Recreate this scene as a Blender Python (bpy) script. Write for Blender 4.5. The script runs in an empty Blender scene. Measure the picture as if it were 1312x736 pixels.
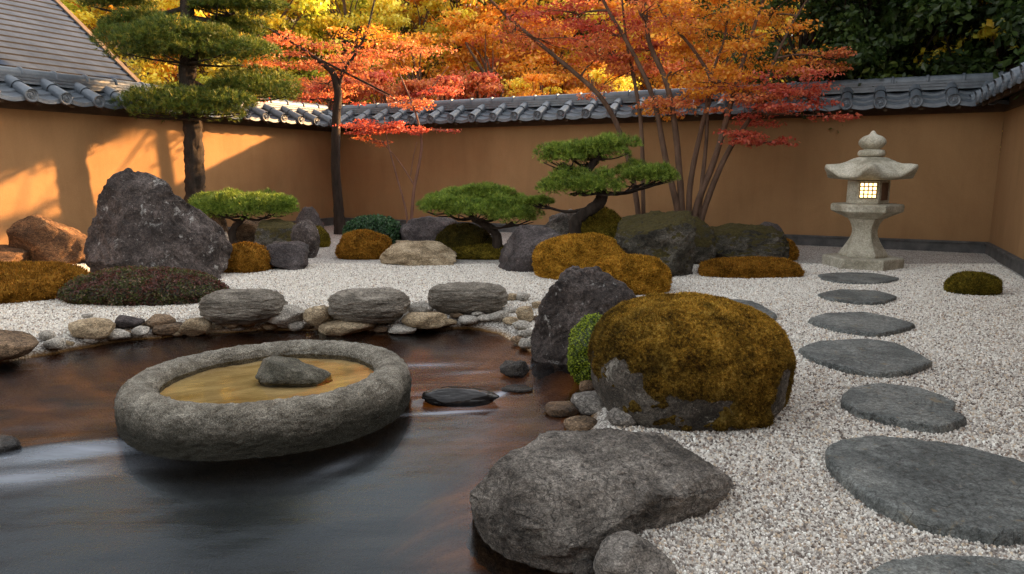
import bpy, bmesh, math, random
import numpy as np
from mathutils import Vector, Matrix

S = bpy.context.scene
COL = S.collection
R = math.radians

# ------------------------------------------------------------------ camera, sky, sun, exposure
CAM_H, PITCH, FPX = 1.45, R(9.8), 875.0          # FPX: focal length in pixels of a 1312 px wide frame
cam_d = bpy.data.cameras.new('camera'); cam = bpy.data.objects.new('camera', cam_d); COL.objects.link(cam)
cam.location = (0, 0, CAM_H); cam.rotation_euler = (R(90) - PITCH, 0, 0)
cam_d.sensor_width = 36.0; cam_d.lens = FPX / 1312 * 36.0
cam_d.clip_start = 0.05; cam_d.clip_end = 1000
S.camera = cam

SUN_EL, SUN_AZ = R(18.0), R(60.0)                # azimuth from +Y towards +X
sun_dir = Vector((math.sin(SUN_AZ) * math.cos(SUN_EL), math.cos(SUN_AZ) * math.cos(SUN_EL), math.sin(SUN_EL)))
world = bpy.data.worlds.new('World'); S.world = world; world.use_nodes = True
wt = world.node_tree; bg = wt.nodes['Background']
sky = wt.nodes.new('ShaderNodeTexSky'); sky.sky_type = 'NISHITA'; sky.sun_disc = False
sky.sun_elevation = SUN_EL; sky.sun_rotation = SUN_AZ
sky.air_density = 1.0; sky.dust_density = 2.0; sky.ozone_density = 1.0
hs = wt.nodes.new('ShaderNodeHueSaturation'); hs.inputs['Saturation'].default_value = 0.42
warm = wt.nodes.new('ShaderNodeMixRGB'); warm.blend_type = 'MULTIPLY'; warm.inputs[0].default_value = 1.0
warm.inputs[2].default_value = (1.0, 0.935, 0.84, 1)
wt.links.new(sky.outputs[0], hs.inputs['Color']); wt.links.new(hs.outputs[0], warm.inputs[1])
wt.links.new(warm.outputs[0], bg.inputs['Color']); bg.inputs['Strength'].default_value = 0.15
sl = bpy.data.lights.new('sun', 'SUN'); so = bpy.data.objects.new('sun', sl); COL.objects.link(so)
sl.energy = 4.6; sl.angle = R(1.2); sl.color = (1.0, 0.55, 0.22)
so.rotation_euler = sun_dir.to_track_quat('Z', 'Y').to_euler(); so.location = (0, 0, 30)
S.view_settings.view_transform = 'Standard'; S.view_settings.look = 'None'
S.view_settings.gamma = 1.0; S.view_settings.exposure = 2.32
S.cycles.use_denoising = True; S.cycles.denoising_prefilter = 'NONE'
S.cycles.max_bounces = 6; S.cycles.diffuse_bounces = 3; S.cycles.glossy_bounces = 3
S.cycles.transmission_bounces = 4; S.cycles.transparent_max_bounces = 8
S.cycles.caustics_reflective = False; S.cycles.caustics_refractive = False

# ------------------------------------------------------------------ pixel -> place helpers
CP, SP = math.cos(PITCH), math.sin(PITCH)
def ray(x, y):
    a = (x - 656) / FPX; b = (y - 368) / FPX
    return a, CP - b * SP, -SP - b * CP
def gp(x, y, z=0.0):
    d = ray(x, y); t = (z - CAM_H) / d[2]
    return np.array((d[0] * t, d[1] * t, z))
def at(x, y, Y):
    d = ray(x, y); t = Y / d[1]
    return np.array((d[0] * t, Y, CAM_H + d[2] * t))
def proj(P):
    P = np.asarray(P, float); z = P[:, 2] - CAM_H
    fw = P[:, 1] * CP - z * SP; dn = -P[:, 1] * SP - z * CP
    return 656 + FPX * P[:, 0] / fw, 368 + FPX * dn / fw

# ------------------------------------------------------------------ noise
def _hash(ix, iy, iz, seed):
    with np.errstate(over='ignore'):
        n = (ix.astype(np.uint32) * np.uint32(374761393) + iy.astype(np.uint32) * np.uint32(668265263)
             + iz.astype(np.uint32) * np.uint32(2246822519) + np.uint32((seed * 3266489917) & 0xffffffff))
        n = (n ^ (n >> np.uint32(13))) * np.uint32(1274126177)
        n = (n ^ (n >> np.uint32(15))) * np.uint32(2246822519)
    return n ^ (n >> np.uint32(16))
def pnoise(P, seed=0):
    i = np.floor(P).astype(np.int64); f = P - i
    u = f * f * f * (f * (f * 6 - 15) + 10); out = 0
    for dx in (0, 1):
        for dy in (0, 1):
            for dz in (0, 1):
                h = _hash(i[:, 0] + dx, i[:, 1] + dy, i[:, 2] + dz, seed)
                g = ((h & 1023) / 511.5 - 1) * (f[:, 0] - dx) + (((h >> 10) & 1023) / 511.5 - 1) * (f[:, 1] - dy) + (((h >> 20) & 1023) / 511.5 - 1) * (f[:, 2] - dz)
                w = (u[:, 0] if dx else 1 - u[:, 0]) * (u[:, 1] if dy else 1 - u[:, 1]) * (u[:, 2] if dz else 1 - u[:, 2])
                out = out + w * g
    return out
def fbm(P, seed=0, oct=4, lac=2.1, gain=0.5, ridged=False):
    a, s, P = 1.0, 0.0, np.asarray(P, float)
    for k in range(oct):
        n = pnoise(P + 17.3 * k, seed + k)
        s = s + a * ((0.5 - 2 * np.abs(n)) if ridged else n)
        P = P * lac; a *= gain
    return s

# ------------------------------------------------------------------ mesh helpers
def ob_from(name, V, F, mat=None, parent=None, loc=None, smooth=True, col=None):
    """V (n,3), F: one (m,k) array or a list of such arrays or a list of tuples; origin moved to loc."""
    V = np.asarray(V, np.float32)
    if loc is not None: V = V - np.asarray(loc, np.float32)
    me = bpy.data.meshes.new(name)
    if isinstance(F, list) and F and isinstance(F[0], np.ndarray) and F[0].ndim == 2: blocks = [b for b in F if len(b)]
    elif isinstance(F, np.ndarray): blocks = [F]
    else:
        by = {}
        for f in F: by.setdefault(len(f), []).append(f)
        blocks = [np.array(v) for v in by.values()]
    nl = sum(b.size for b in blocks); nf = sum(len(b) for b in blocks)
    me.vertices.add(len(V)); me.vertices.foreach_set('co', V.ravel())
    me.loops.add(nl); me.polygons.add(nf)
    me.loops.foreach_set('vertex_index', np.concatenate([b.ravel() for b in blocks]).astype(np.int32))
    st, o = [], 0
    for b in blocks:
        st.append(o + np.arange(len(b)) * b.shape[1]); o += b.size
    me.polygons.foreach_set('loop_start', np.concatenate(st).astype(np.int32))
    me.polygons.foreach_set('use_smooth', np.full(nf, bool(smooth)))
    me.update(calc_edges=True)
    if col is not None:
        at_ = me.attributes.new('tint', 'FLOAT_COLOR', 'POINT')
        c4 = np.ones((len(V), 4), np.float32); c4[:, :3] = col
        at_.data.foreach_set('color', c4.ravel())
    if mat: me.materials.append(mat)
    o_ = bpy.data.objects.new(name, me); COL.objects.link(o_)
    if parent is not None:
        o_.parent = parent
        if loc is not None:
            o_.location = Vector(loc) - parent.location
    elif loc is not None: o_.location = loc
    return o_
def tag(o, label=None, cat=None, group=None, kind=None):
    if label: o['label'] = label
    if cat: o['category'] = cat
    if group: o['group'] = group
    if kind: o['kind'] = kind
    return o
def empty(name, loc, label, cat, group=None, rz=0):
    o = bpy.data.objects.new(name, None); o.empty_display_size = 0.2; COL.objects.link(o)
    o.location = loc; o.rotation_euler = (0, 0, rz)
    return tag(o, label, cat, group)

class MB:
    """collects shapes that become ONE mesh object"""
    def __init__(s): s.V = []; s.F = []; s.n = 0; s.C = []
    def add(s, V, F, c=None):
        V = np.asarray(V, float)
        for f in (F if isinstance(F, list) else [F]):
            f = np.asarray(f)
            if len(f): s.F.append(f + s.n)
        s.V.append(V); s.n += len(V)
        if c is not None:
            c = np.asarray(c, float); s.C.append(np.tile(c, (len(V), 1)) if c.ndim == 1 else c)
    def box(s, x0, x1, y0, y1, z0, z1):
        V = [(x, y, z) for x in (x0, x1) for y in (y0, y1) for z in (z0, z1)]
        s.add(V, np.array([(0, 1, 3, 2), (4, 6, 7, 5), (0, 4, 5, 1), (2, 3, 7, 6), (0, 2, 6, 4), (1, 5, 7, 3)]))
    def tube(s, P, r, n=8, seed=0, rough=0.0, cap=True):
        V, F = tube(P, r, n, seed, rough)
        k = len(V); Fl = [F]
        if cap: Fl.append(np.array([list(range(n))[::-1]])); Fl.append(np.array([list(range(k - n, k))]))
        s.add(V, Fl)
    def lathe(s, prof, n=32, cx=0, cy=0, rot=0.0, sx=1, sy=1):
        prof = np.asarray(prof, float); a = rot + np.arange(n) / n * 2 * math.pi
        V = np.stack([cx + sx * np.outer(prof[:, 0], np.cos(a)), cy + sy * np.outer(prof[:, 0], np.sin(a)), np.repeat(prof[:, 1][:, None], n, 1)], -1).reshape(-1, 3)
        i = np.arange(len(prof) - 1)[:, None] * n; j = np.arange(n)[None, :]; k = (j + 1) % n
        F = np.stack([i + j, i + k, i + n + k, i + n + j], -1).reshape(-1, 4)
        s.add(V, [F, np.array([list(range(n))[::-1]]), np.array([list(range(len(V) - n, len(V)))])])
    def build(s, name, mat=None, parent=None, loc=None, smooth=False):
        return ob_from(name, np.concatenate(s.V), s.F, mat, parent, loc, smooth, np.concatenate(s.C) if s.C else None)

def smoothline(P, m=6):
    P = np.asarray(P, float)
    if len(P) < 3: return np.array([P[0] + (P[-1] - P[0]) * t for t in np.linspace(0, 1, m + 1)])
    Q = np.vstack([2 * P[0] - P[1], P, 2 * P[-1] - P[-2]]); out = []
    for i in range(1, len(Q) - 2):
        for t in np.arange(m) / m:
            a, b, c, d = Q[i - 1:i + 3]
            out.append(0.5 * (2 * b + (c - a) * t + (2 * a - 5 * b + 4 * c - d) * t * t + (3 * b - a - 3 * c + d) * t ** 3))
    out.append(P[-1]); return np.array(out)
def tube(P, r, n=8, seed=0, rough=0.0):
    P = np.asarray(P, float); k = len(P)
    r = np.interp(np.linspace(0, 1, k), np.linspace(0, 1, len(np.atleast_1d(r))), np.atleast_1d(r)) if np.ndim(r) else np.full(k, r)
    T = np.gradient(P, axis=0); T /= np.linalg.norm(T, axis=1)[:, None] + 1e-9
    up = np.array((0.3, 1.0, 0.1)); U = np.cross(T, up); U /= np.linalg.norm(U, axis=1)[:, None] + 1e-9
    W = np.cross(T, U); a = np.arange(n) / n * 2 * math.pi
    ring = U[:, None, :] * np.cos(a)[None, :, None] + W[:, None, :] * np.sin(a)[None, :, None]
    rr = np.repeat(r[:, None], n, 1)
    if rough: rr = rr * (1 + rough * fbm((P[:, None, :] + ring * r[:, None, None]).reshape(-1, 3) * np.array((14, 14, 3.5)), seed, 3, ridged=True).reshape(k, n))
    V = (P[:, None, :] + ring * rr[:, :, None]).reshape(-1, 3)
    i = np.arange(k - 1)[:, None] * n; j = np.arange(n)[None, :]; q = (j + 1) % n
    return V, np.stack([i + j, i + q, i + n + q, i + n + j], -1).reshape(-1, 4)

_ico = {}
def ico(sub):
    if sub not in _ico:
        bm = bmesh.new(); bmesh.ops.create_icosphere(bm, subdivisions=sub, radius=1)
        bm.verts.ensure_lookup_table()
        _ico[sub] = (np.array([v.co[:] for v in bm.verts]), np.array([[v.index for v in f.verts] for f in bm.faces])); bm.free()
    return _ico[sub]
def vnormals(V, F):
    n = np.cross(V[F[:, 1]] - V[F[:, 0]], V[F[:, 2]] - V[F[:, 0]]); N = np.zeros_like(V)
    for k in range(3): np.add.at(N, F[:, k], n)
    return N / (np.linalg.norm(N, axis=1)[:, None] + 1e-12)
def scatter(V, F, n, rng, keep=None, want_idx=False):
    a = np.cross(V[F[:, 1]] - V[F[:, 0]], V[F[:, 2]] - V[F[:, 0]]); ar = np.linalg.norm(a, axis=1)
    w = ar.copy()
    if keep is not None: w = w * keep
    idx = rng.choice(len(F), n, p=w / w.sum()); u, v = rng.random((2, n)); fl = u + v > 1; u[fl] = 1 - u[fl]; v[fl] = 1 - v[fl]
    T = V[F[idx]]
    r = (T[:, 0] + (T[:, 1] - T[:, 0]) * u[:, None] + (T[:, 2] - T[:, 0]) * v[:, None], a[idx] / (ar[idx][:, None] + 1e-12))
    return r + (idx,) if want_idx else r

# ------------------------------------------------------------------ materials
def mat_new(name):
    m = bpy.data.materials.new(name); m.use_nodes = True
    nt = m.node_tree; return m, nt, nt.nodes['Principled BSDF']
def L(nt, a, b): nt.links.new(a, b)
def coord(nt, kind='Object', scale=(1, 1, 1)):
    tc = nt.nodes.new('ShaderNodeTexCoord'); mp = nt.nodes.new('ShaderNodeMapping'); mp.inputs['Scale'].default_value = scale
    L(nt, tc.outputs[kind], mp.inputs[0]); return mp.outputs[0]
def noise(nt, vec, scale, detail=6, rough=0.6, dist=0.0):
    n = nt.nodes.new('ShaderNodeTexNoise'); n.inputs['Scale'].default_value = scale; n.inputs['Detail'].default_value = detail
    n.inputs['Roughness'].default_value = rough; n.inputs['Distortion'].default_value = dist
    if vec is not None: L(nt, vec, n.inputs['Vector'])
    return n.outputs['Fac']
def ramp(nt, fac, stops):
    r = nt.nodes.new('ShaderNodeValToRGB'); e = r.color_ramp.elements
    while len(e) < len(stops): e.new(0.5)
    for el, (p, c) in zip(e, stops):
        el.position = p; el.color = (c, c, c, 1) if np.ndim(c) == 0 else (*c, 1)
    L(nt, fac, r.inputs[0]); return r.outputs['Color']
def mix(nt, fac, a, b, mode='MIX'):
    m = nt.nodes.new('ShaderNodeMixRGB'); m.blend_type = mode
    for k, v in ((0, fac), (1, a), (2, b)):
        if hasattr(v, 'default_value'): L(nt, v, m.inputs[k])
        elif k == 0: m.inputs[0].default_value = v
        else: m.inputs[k].default_value = (v, v, v, 1) if np.ndim(v) == 0 else (*v, 1)
    return m.outputs[0]
def math_(nt, op, a, b=None):
    m = nt.nodes.new('ShaderNodeMath'); m.operation = op
    for k, v in enumerate((a, b)):
        if v is None: continue
        if hasattr(v, 'default_value'): L(nt, v, m.inputs[k])
        else: m.inputs[k].default_value = v
    return m.outputs[0]
def bump(nt, p, h, strength=0.5, dist=0.02):
    b = nt.nodes.new('ShaderNodeBump'); b.inputs['Strength'].default_value = strength; b.inputs['Distance'].default_value = dist
    L(nt, h, b.inputs['Height']); L(nt, b.outputs[0], p.inputs['Normal']); return b

def rock_mat(name, dark, mid, light, lichen=(0.34, 0.34, 0.31), lich=0.62, scale=3.0, rough=0.85, strata=1.0, moss=None, moss_t=0.6, bs=0.7, con=1.0, stain=None):
    K = lambda lo, hi: [(0.36, 1 - (1 - lo) * con), (0.5, 1.0), (0.64, 1 + (hi - 1) * con)]
    m, nt, p = mat_new(name); v = coord(nt, 'Object', (1, 1, strata))
    oi = nt.nodes.new('ShaderNodeObjectInfo'); ad = nt.nodes.new('ShaderNodeVectorMath'); ad.operation = 'ADD'
    sc = nt.nodes.new('ShaderNodeVectorMath'); sc.operation = 'SCALE'; sc.inputs[0].default_value = (37, 11, 23)
    L(nt, oi.outputs['Random'], sc.inputs['Scale']); L(nt, v, ad.inputs[0]); L(nt, sc.outputs[0], ad.inputs[1]); v = ad.outputs[0]
    n1 = noise(nt, v, scale, 10, 0.66, 0.3); n2 = noise(nt, v, scale * 14, 8, 0.72); n3 = noise(nt, v, scale * 1.7, 12, 0.74, 0.6)
    c = ramp(nt, n1, [(0.35, dark), (0.5, mid), (0.64, light)])
    c = mix(nt, 0.85, c, ramp(nt, n2, K(0.32, 1.75)), 'MULTIPLY')
    n5 = noise(nt, v, scale * 5, 10, 0.75, 1.2); c = mix(nt, 0.5, c, ramp(nt, n5, K(0.42, 1.5)), 'MULTIPLY')
    n7 = noise(nt, v, scale * 45, 4, 0.7); c = mix(nt, 0.75, c, ramp(nt, n7, K(0.35, 1.7)), 'MULTIPLY')
    c = mix(nt, ramp(nt, n3, [(lich - 0.03, 0.0), (lich + 0.03, 0.85)]), c, lichen)
    n6 = noise(nt, v, scale * 8, 6, 0.7, 0.5); c = mix(nt, ramp(nt, n6, [(lich + 0.0, 0.0), (lich + 0.05, 0.7)]), c, lichen)
    h = math_(nt, 'ADD', math_(nt, 'ADD', n1, math_(nt, 'MULTIPLY', n5, 0.6)), math_(nt, 'MULTIPLY', n2, 0.35))
    vo = nt.nodes.new('ShaderNodeTexVoronoi'); vo.feature = 'DISTANCE_TO_EDGE'; vo.inputs['Scale'].default_value = scale * 1.3
    vd = nt.nodes.new('ShaderNodeVectorMath'); vd.operation = 'ADD'; nz = nt.nodes.new('ShaderNodeTexNoise'); nz.inputs['Scale'].default_value = scale * 2
    L(nt, v, nz.inputs['Vector']); L(nt, v, vd.inputs[0]); L(nt, nz.outputs['Color'], vd.inputs[1]); L(nt, vd.outputs[0], vo.inputs['Vector'])
    crack = ramp(nt, vo.outputs['Distance'], [(0.0, 0.0), (0.035, 1.0)])
    h = math_(nt, 'ADD', math_(nt, 'ADD', h, math_(nt, 'MULTIPLY', crack, 0.12)), math_(nt, 'MULTIPLY', n7, 0.16))
    c = mix(nt, 0.55 * con, c, crack, 'MULTIPLY')
    if moss is not None:
        ge = nt.nodes.new('ShaderNodeNewGeometry'); sx = nt.nodes.new('ShaderNodeSeparateXYZ'); L(nt, ge.outputs['Normal'], sx.inputs[0])
        f = math_(nt, 'ADD', math_(nt, 'MULTIPLY', sx.outputs['Z'], 0.35), noise(nt, v, 3.2, 8, 0.7))
        mc = ramp(nt, noise(nt, v, 26, 6, 0.7), [(0.3, tuple(x * 0.4 for x in moss)), (0.55, moss), (0.75, tuple(min(1, x * 1.7) for x in moss))])
        c = mix(nt, ramp(nt, f, [(moss_t, 0.0), (moss_t + 0.06, 1.0)]), c, mc)
    if stain is not None:                               # algae band with a ragged upper edge along the waterline
        so_ = nt.nodes.new('ShaderNodeSeparateXYZ'); tc = nt.nodes.new('ShaderNodeTexCoord'); L(nt, tc.outputs['Object'], so_.inputs[0])
        f = math_(nt, 'ADD', so_.outputs['Z'], math_(nt, 'MULTIPLY', math_(nt, 'SUBTRACT', noise(nt, v, 3.5, 8, 0.7), 0.5), 0.30))
        mr_ = nt.nodes.new('ShaderNodeMapRange'); mr_.inputs[1].default_value = 0.10; mr_.inputs[2].default_value = -0.045; L(nt, f, mr_.inputs[0])
        c = mix(nt, math_(nt, 'MULTIPLY', mr_.outputs[0], 0.92), c, stain)
    L(nt, c, p.inputs['Base Color']); p.inputs['Roughness'].default_value = rough
    p.inputs['Specular IOR Level'].default_value = 0.35
    bump(nt, p, h, bs, 0.06); return m

def moss_mat(name, cols, scale=7):
    """cols: four moss colours, dark to bright"""
    m, nt, p = mat_new(name); v = coord(nt)
    n1 = noise(nt, v, scale, 8, 0.7, 0.4); n2 = noise(nt, v, scale * 9, 6, 0.75)
    f = math_(nt, 'ADD', math_(nt, 'MULTIPLY', n1, 0.42), math_(nt, 'MULTIPLY', n2, 0.58))
    a = nt.nodes.new('ShaderNodeAttribute'); a.attribute_name = 'tint'
    c = ramp(nt, f, [(0.40, cols[0]), (0.47, cols[1]), (0.535, cols[2]), (0.61, cols[3])])
    c = mix(nt, 1.0, c, a.outputs['Color'], 'MULTIPLY')
    L(nt, c, p.inputs['Base Color']); p.inputs['Roughness'].default_value = 0.95; p.inputs['Specular IOR Level'].default_value = 0.1
    bump(nt, p, n2, 0.9, 0.02); return m

def leaf_mat(name, trans=0.52):
    m, nt, p = mat_new(name); nt.nodes.remove(p); out = nt.nodes['Material Output']
    a = nt.nodes.new('ShaderNodeAttribute'); a.attribute_name = 'tint'
    d = nt.nodes.new('ShaderNodeBsdfDiffuse'); t = nt.nodes.new('ShaderNodeBsdfTranslucent'); g = nt.nodes.new('ShaderNodeBsdfGlossy')
    g.inputs['Roughness'].default_value = 0.45; g.inputs['Color'].default_value = (0.9, 0.9, 0.9, 1)
    L(nt, a.outputs['Color'], d.inputs['Color']); L(nt, a.outputs['Color'], t.inputs['Color'])
    m1 = nt.nodes.new('ShaderNodeMixShader'); m1.inputs[0].default_value = trans; L(nt, d.outputs[0], m1.inputs[1]); L(nt, t.outputs[0], m1.inputs[2])
    m2 = nt.nodes.new('ShaderNodeMixShader'); m2.inputs[0].default_value = 0.03; L(nt, m1.outputs[0], m2.inputs[1]); L(nt, g.outputs[0], m2.inputs[2])
    L(nt, m2.outputs[0], out.inputs['Surface']); return m
def simple_mat(name, c1, c2, scale=8, rough=0.7, bs=0.3, stretch=(1, 1, 1), spec=0.4, detail=8):
    m, nt, p = mat_new(name); v = coord(nt, 'Object', stretch); n1 = noise(nt, v, scale, detail, 0.65); n2 = noise(nt, v, scale * 12, 5, 0.7)
    c = ramp(nt, n1, [(0.3, c1), (0.7, c2)]); c = mix(nt, 0.4, c, ramp(nt, n2, [(0.3, 0.6), (0.7, 1.3)]), 'MULTIPLY')
    L(nt, c, p.inputs['Base Color']); p.inputs['Roughness'].default_value = rough; p.inputs['Specular IOR Level'].default_value = spec
    bump(nt, p, math_(nt, 'ADD', n1, math_(nt, 'MULTIPLY', n2, 0.4)), bs, 0.01); return m

M = {}
M['charcoal'] = rock_mat('charcoal_stone', (0.026, 0.019, 0.016), (0.066, 0.051, 0.045), (0.13, 0.105, 0.095), (0.40, 0.385, 0.36), 0.62, 2.6, 0.8)
M['charcoal_plain'] = rock_mat('plain_charcoal_stone', (0.028, 0.022, 0.021), (0.066, 0.053, 0.051), (0.125, 0.105, 0.10), (0.22, 0.2, 0.2), 0.72, 3.0, 0.75)
M['grey'] = rock_mat('grey_stone', (0.055, 0.048, 0.04), (0.15, 0.133, 0.115), (0.27, 0.245, 0.215), (0.36, 0.33, 0.28), 0.66, 2.6, 0.8, 1.6)
M['rough'] = rock_mat('rough_grey_stone', (0.06, 0.05, 0.04), (0.17, 0.148, 0.125), (0.32, 0.285, 0.245), (0.33, 0.31, 0.26), 0.64, 3.2, 0.75, 1.3, bs=1.0)
M['slab'] = rock_mat('banded_grey_stone', (0.08, 0.068, 0.052), (0.19, 0.165, 0.132), (0.32, 0.285, 0.235), (0.36, 0.34, 0.3), 0.68, 3.2, 0.85, 5.0)
M['beige'] = rock_mat('beige_stone', (0.18, 0.13, 0.075), (0.36, 0.27, 0.165), (0.52, 0.41, 0.27), (0.5, 0.46, 0.38), 0.66, 4.0, 0.85, 2.0)
M['brown'] = rock_mat('brown_stone', (0.06, 0.038, 0.022), (0.16, 0.105, 0.062), (0.28, 0.19, 0.115), (0.3, 0.27, 0.2), 0.66, 3.0, 0.85, 1.5)
M['rust'] = rock_mat('rusty_brown_stone', (0.03, 0.016, 0.008), (0.11, 0.057, 0.026), (0.21, 0.115, 0.055), (0.25, 0.2, 0.13), 0.68, 3.0, 0.85, 1.5)
M['mossstone'] = rock_mat('stone_under_moss', (0.028, 0.023, 0.017), (0.07, 0.059, 0.047), (0.14, 0.122, 0.10), (0.36, 0.34, 0.29), 0.61, 4.0, 0.85)
M['pale'] = rock_mat('pale_stone', (0.25, 0.225, 0.19), (0.42, 0.385, 0.33), (0.56, 0.52, 0.46), (0.6, 0.57, 0.52), 0.66, 5.0, 0.85)
M['wet'] = rock_mat('wet_stone', (0.012, 0.011, 0.011), (0.03, 0.026, 0.024), (0.07, 0.06, 0.05), (0.1, 0.09, 0.08), 0.72, 4.0, 0.25)
M['wetsmooth'] = rock_mat('water_washed_stone', (0.010, 0.009, 0.009), (0.018, 0.016, 0.015), (0.03, 0.027, 0.025), (0.04, 0.04, 0.04), 0.8, 2.0, 0.12, bs=0.08, con=0.3)
M['wetbrown'] = rock_mat('wet_brown_stone', (0.05, 0.03, 0.015), (0.15, 0.09, 0.05), (0.28, 0.18, 0.10), (0.3, 0.25, 0.18), 0.72, 4.0, 0.35)
M['mossy'] = rock_mat('mossy_dark_stone', (0.03, 0.027, 0.02), (0.085, 0.075, 0.055), (0.18, 0.16, 0.13), (0.4, 0.39, 0.36), 0.68, 3.5, 0.85, 1.5, moss=(0.075, 0.058, 0.012), moss_t=0.60, bs=1.0)
M['granite'] = rock_mat('basin_granite', (0.19, 0.167, 0.127), (0.36, 0.328, 0.265), (0.53, 0.485, 0.40), (0.56, 0.53, 0.45), 0.66, 8.0, 0.85, bs=1.0, stain=(0.022, 0.021, 0.010))
M['basinrock'] = rock_mat('mossy_basin_rock', (0.04, 0.037, 0.025), (0.10, 0.092, 0.066), (0.18, 0.165, 0.13), (0.3, 0.29, 0.24), 0.66, 6.0, 0.7)
M['slate'] = rock_mat('stepping_slate', (0.085, 0.092, 0.088), (0.155, 0.166, 0.158), (0.235, 0.242, 0.224), (0.27, 0.21, 0.125), 0.62, 2.6, 0.55, 1.0, bs=0.8, con=0.8)
M['lantern'] = rock_mat('lantern_granite', (0.27, 0.245, 0.18), (0.42, 0.385, 0.30), (0.54, 0.50, 0.405), (0.24, 0.225, 0.15), 0.66, 3.5, 0.85, bs=0.35, con=0.45)
GOLD = [(0.095, 0.048, 0.007), (0.29, 0.145, 0.015), (0.53, 0.27, 0.03), (0.72, 0.42, 0.075)]
OLIVE = [(0.035, 0.030, 0.005), (0.10, 0.078, 0.010), (0.20, 0.145, 0.017), (0.31, 0.23, 0.035)]
RUST = [(0.085, 0.040, 0.006), (0.21, 0.095, 0.011), (0.36, 0.165, 0.02), (0.48, 0.25, 0.045)]
DARKM = [(0.016, 0.015, 0.004), (0.042, 0.036, 0.007), (0.085, 0.064, 0.011), (0.14, 0.10, 0.018)]
M['moss_gold'] = moss_mat('golden_moss', GOLD); M['moss_olive'] = moss_mat('olive_moss', OLIVE)
M['moss_rust'] = moss_mat('rust_moss', RUST); M['moss_dark'] = moss_mat('dark_moss', DARKM)
M['leaf'] = leaf_mat('leaves'); M['needle'] = leaf_mat('needles', 0.2)
M['bark_dark'] = simple_mat('dark_bark', (0.013, 0.010, 0.008), (0.055, 0.040, 0.030), 9, 0.9, 1.0, (1, 1, 0.25), 0.2)
M['bark_maple'] = simple_mat('maple_bark', (0.055, 0.032, 0.021), (0.16, 0.098, 0.065), 8, 0.85, 0.6, (1, 1, 0.3), 0.2)
M['bark_red'] = simple_mat('reddish_bark', (0.10, 0.05, 0.035), (0.24, 0.13, 0.09), 8, 0.85, 0.5, (1, 1, 0.3), 0.2)
M['tile'] = simple_mat('roof_tile', (0.062, 0.075, 0.092), (0.135, 0.155, 0.18), 5, 0.36, 0.25, (1, 1, 1), 0.5)
M['slate_roof'] = simple_mat('roof_shingle', (0.026, 0.040, 0.068), (0.055, 0.075, 0.115), 3, 0.9, 0.3, (0.4, 1, 1), 0.1)
M['wood'] = simple_mat('dark_wood', (0.05, 0.032, 0.02), (0.11, 0.072, 0.046), 6, 0.8, 0.4, (0.3, 1, 1), 0.2)
M['plinth'] = simple_mat('plinth_stone', (0.05, 0.05, 0.05), (0.13, 0.125, 0.12), 5, 0.8, 0.5, (1, 1, 1), 0.3)
M['lattice'] = simple_mat('lantern_lattice', (0.10, 0.07, 0.04), (0.16, 0.11, 0.07), 10, 0.8, 0.2)
M['brownstone'] = simple_mat('rusty_opening', (0.07, 0.035, 0.02), (0.17, 0.09, 0.05), 7, 0.85, 0.5)

def plaster():
    m, nt, p = mat_new('ochre_plaster'); v = coord(nt)
    n1 = noise(nt, v, 0.7, 8, 0.62, 0.5); n2 = noise(nt, v, 45, 6, 0.7); n3 = noise(nt, coord(nt, 'Object', (2.2, 2.2, 0.35)), 1.1, 8, 0.65, 0.3)
    c = ramp(nt, n1, [(0.3, (0.262, 0.148, 0.067)), (0.7, (0.335, 0.193, 0.090))])
    c = mix(nt, 0.3, c, ramp(nt, n3, [(0.34, 0.66), (0.58, 1.05)]), 'MULTIPLY')
    c = mix(nt, 0.25, c, ramp(nt, n2, [(0.3, 0.7), (0.7, 1.2)]), 'MULTIPLY')
    L(nt, c, p.inputs['Base Color']); p.inputs['Roughness'].default_value = 0.95; p.inputs['Specular IOR Level'].default_value = 0.15
    bump(nt, p, math_(nt, 'ADD', n2, math_(nt, 'MULTIPLY', n1, 2.0)), 0.35, 0.01); return m
M['plaster'] = plaster()
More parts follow.
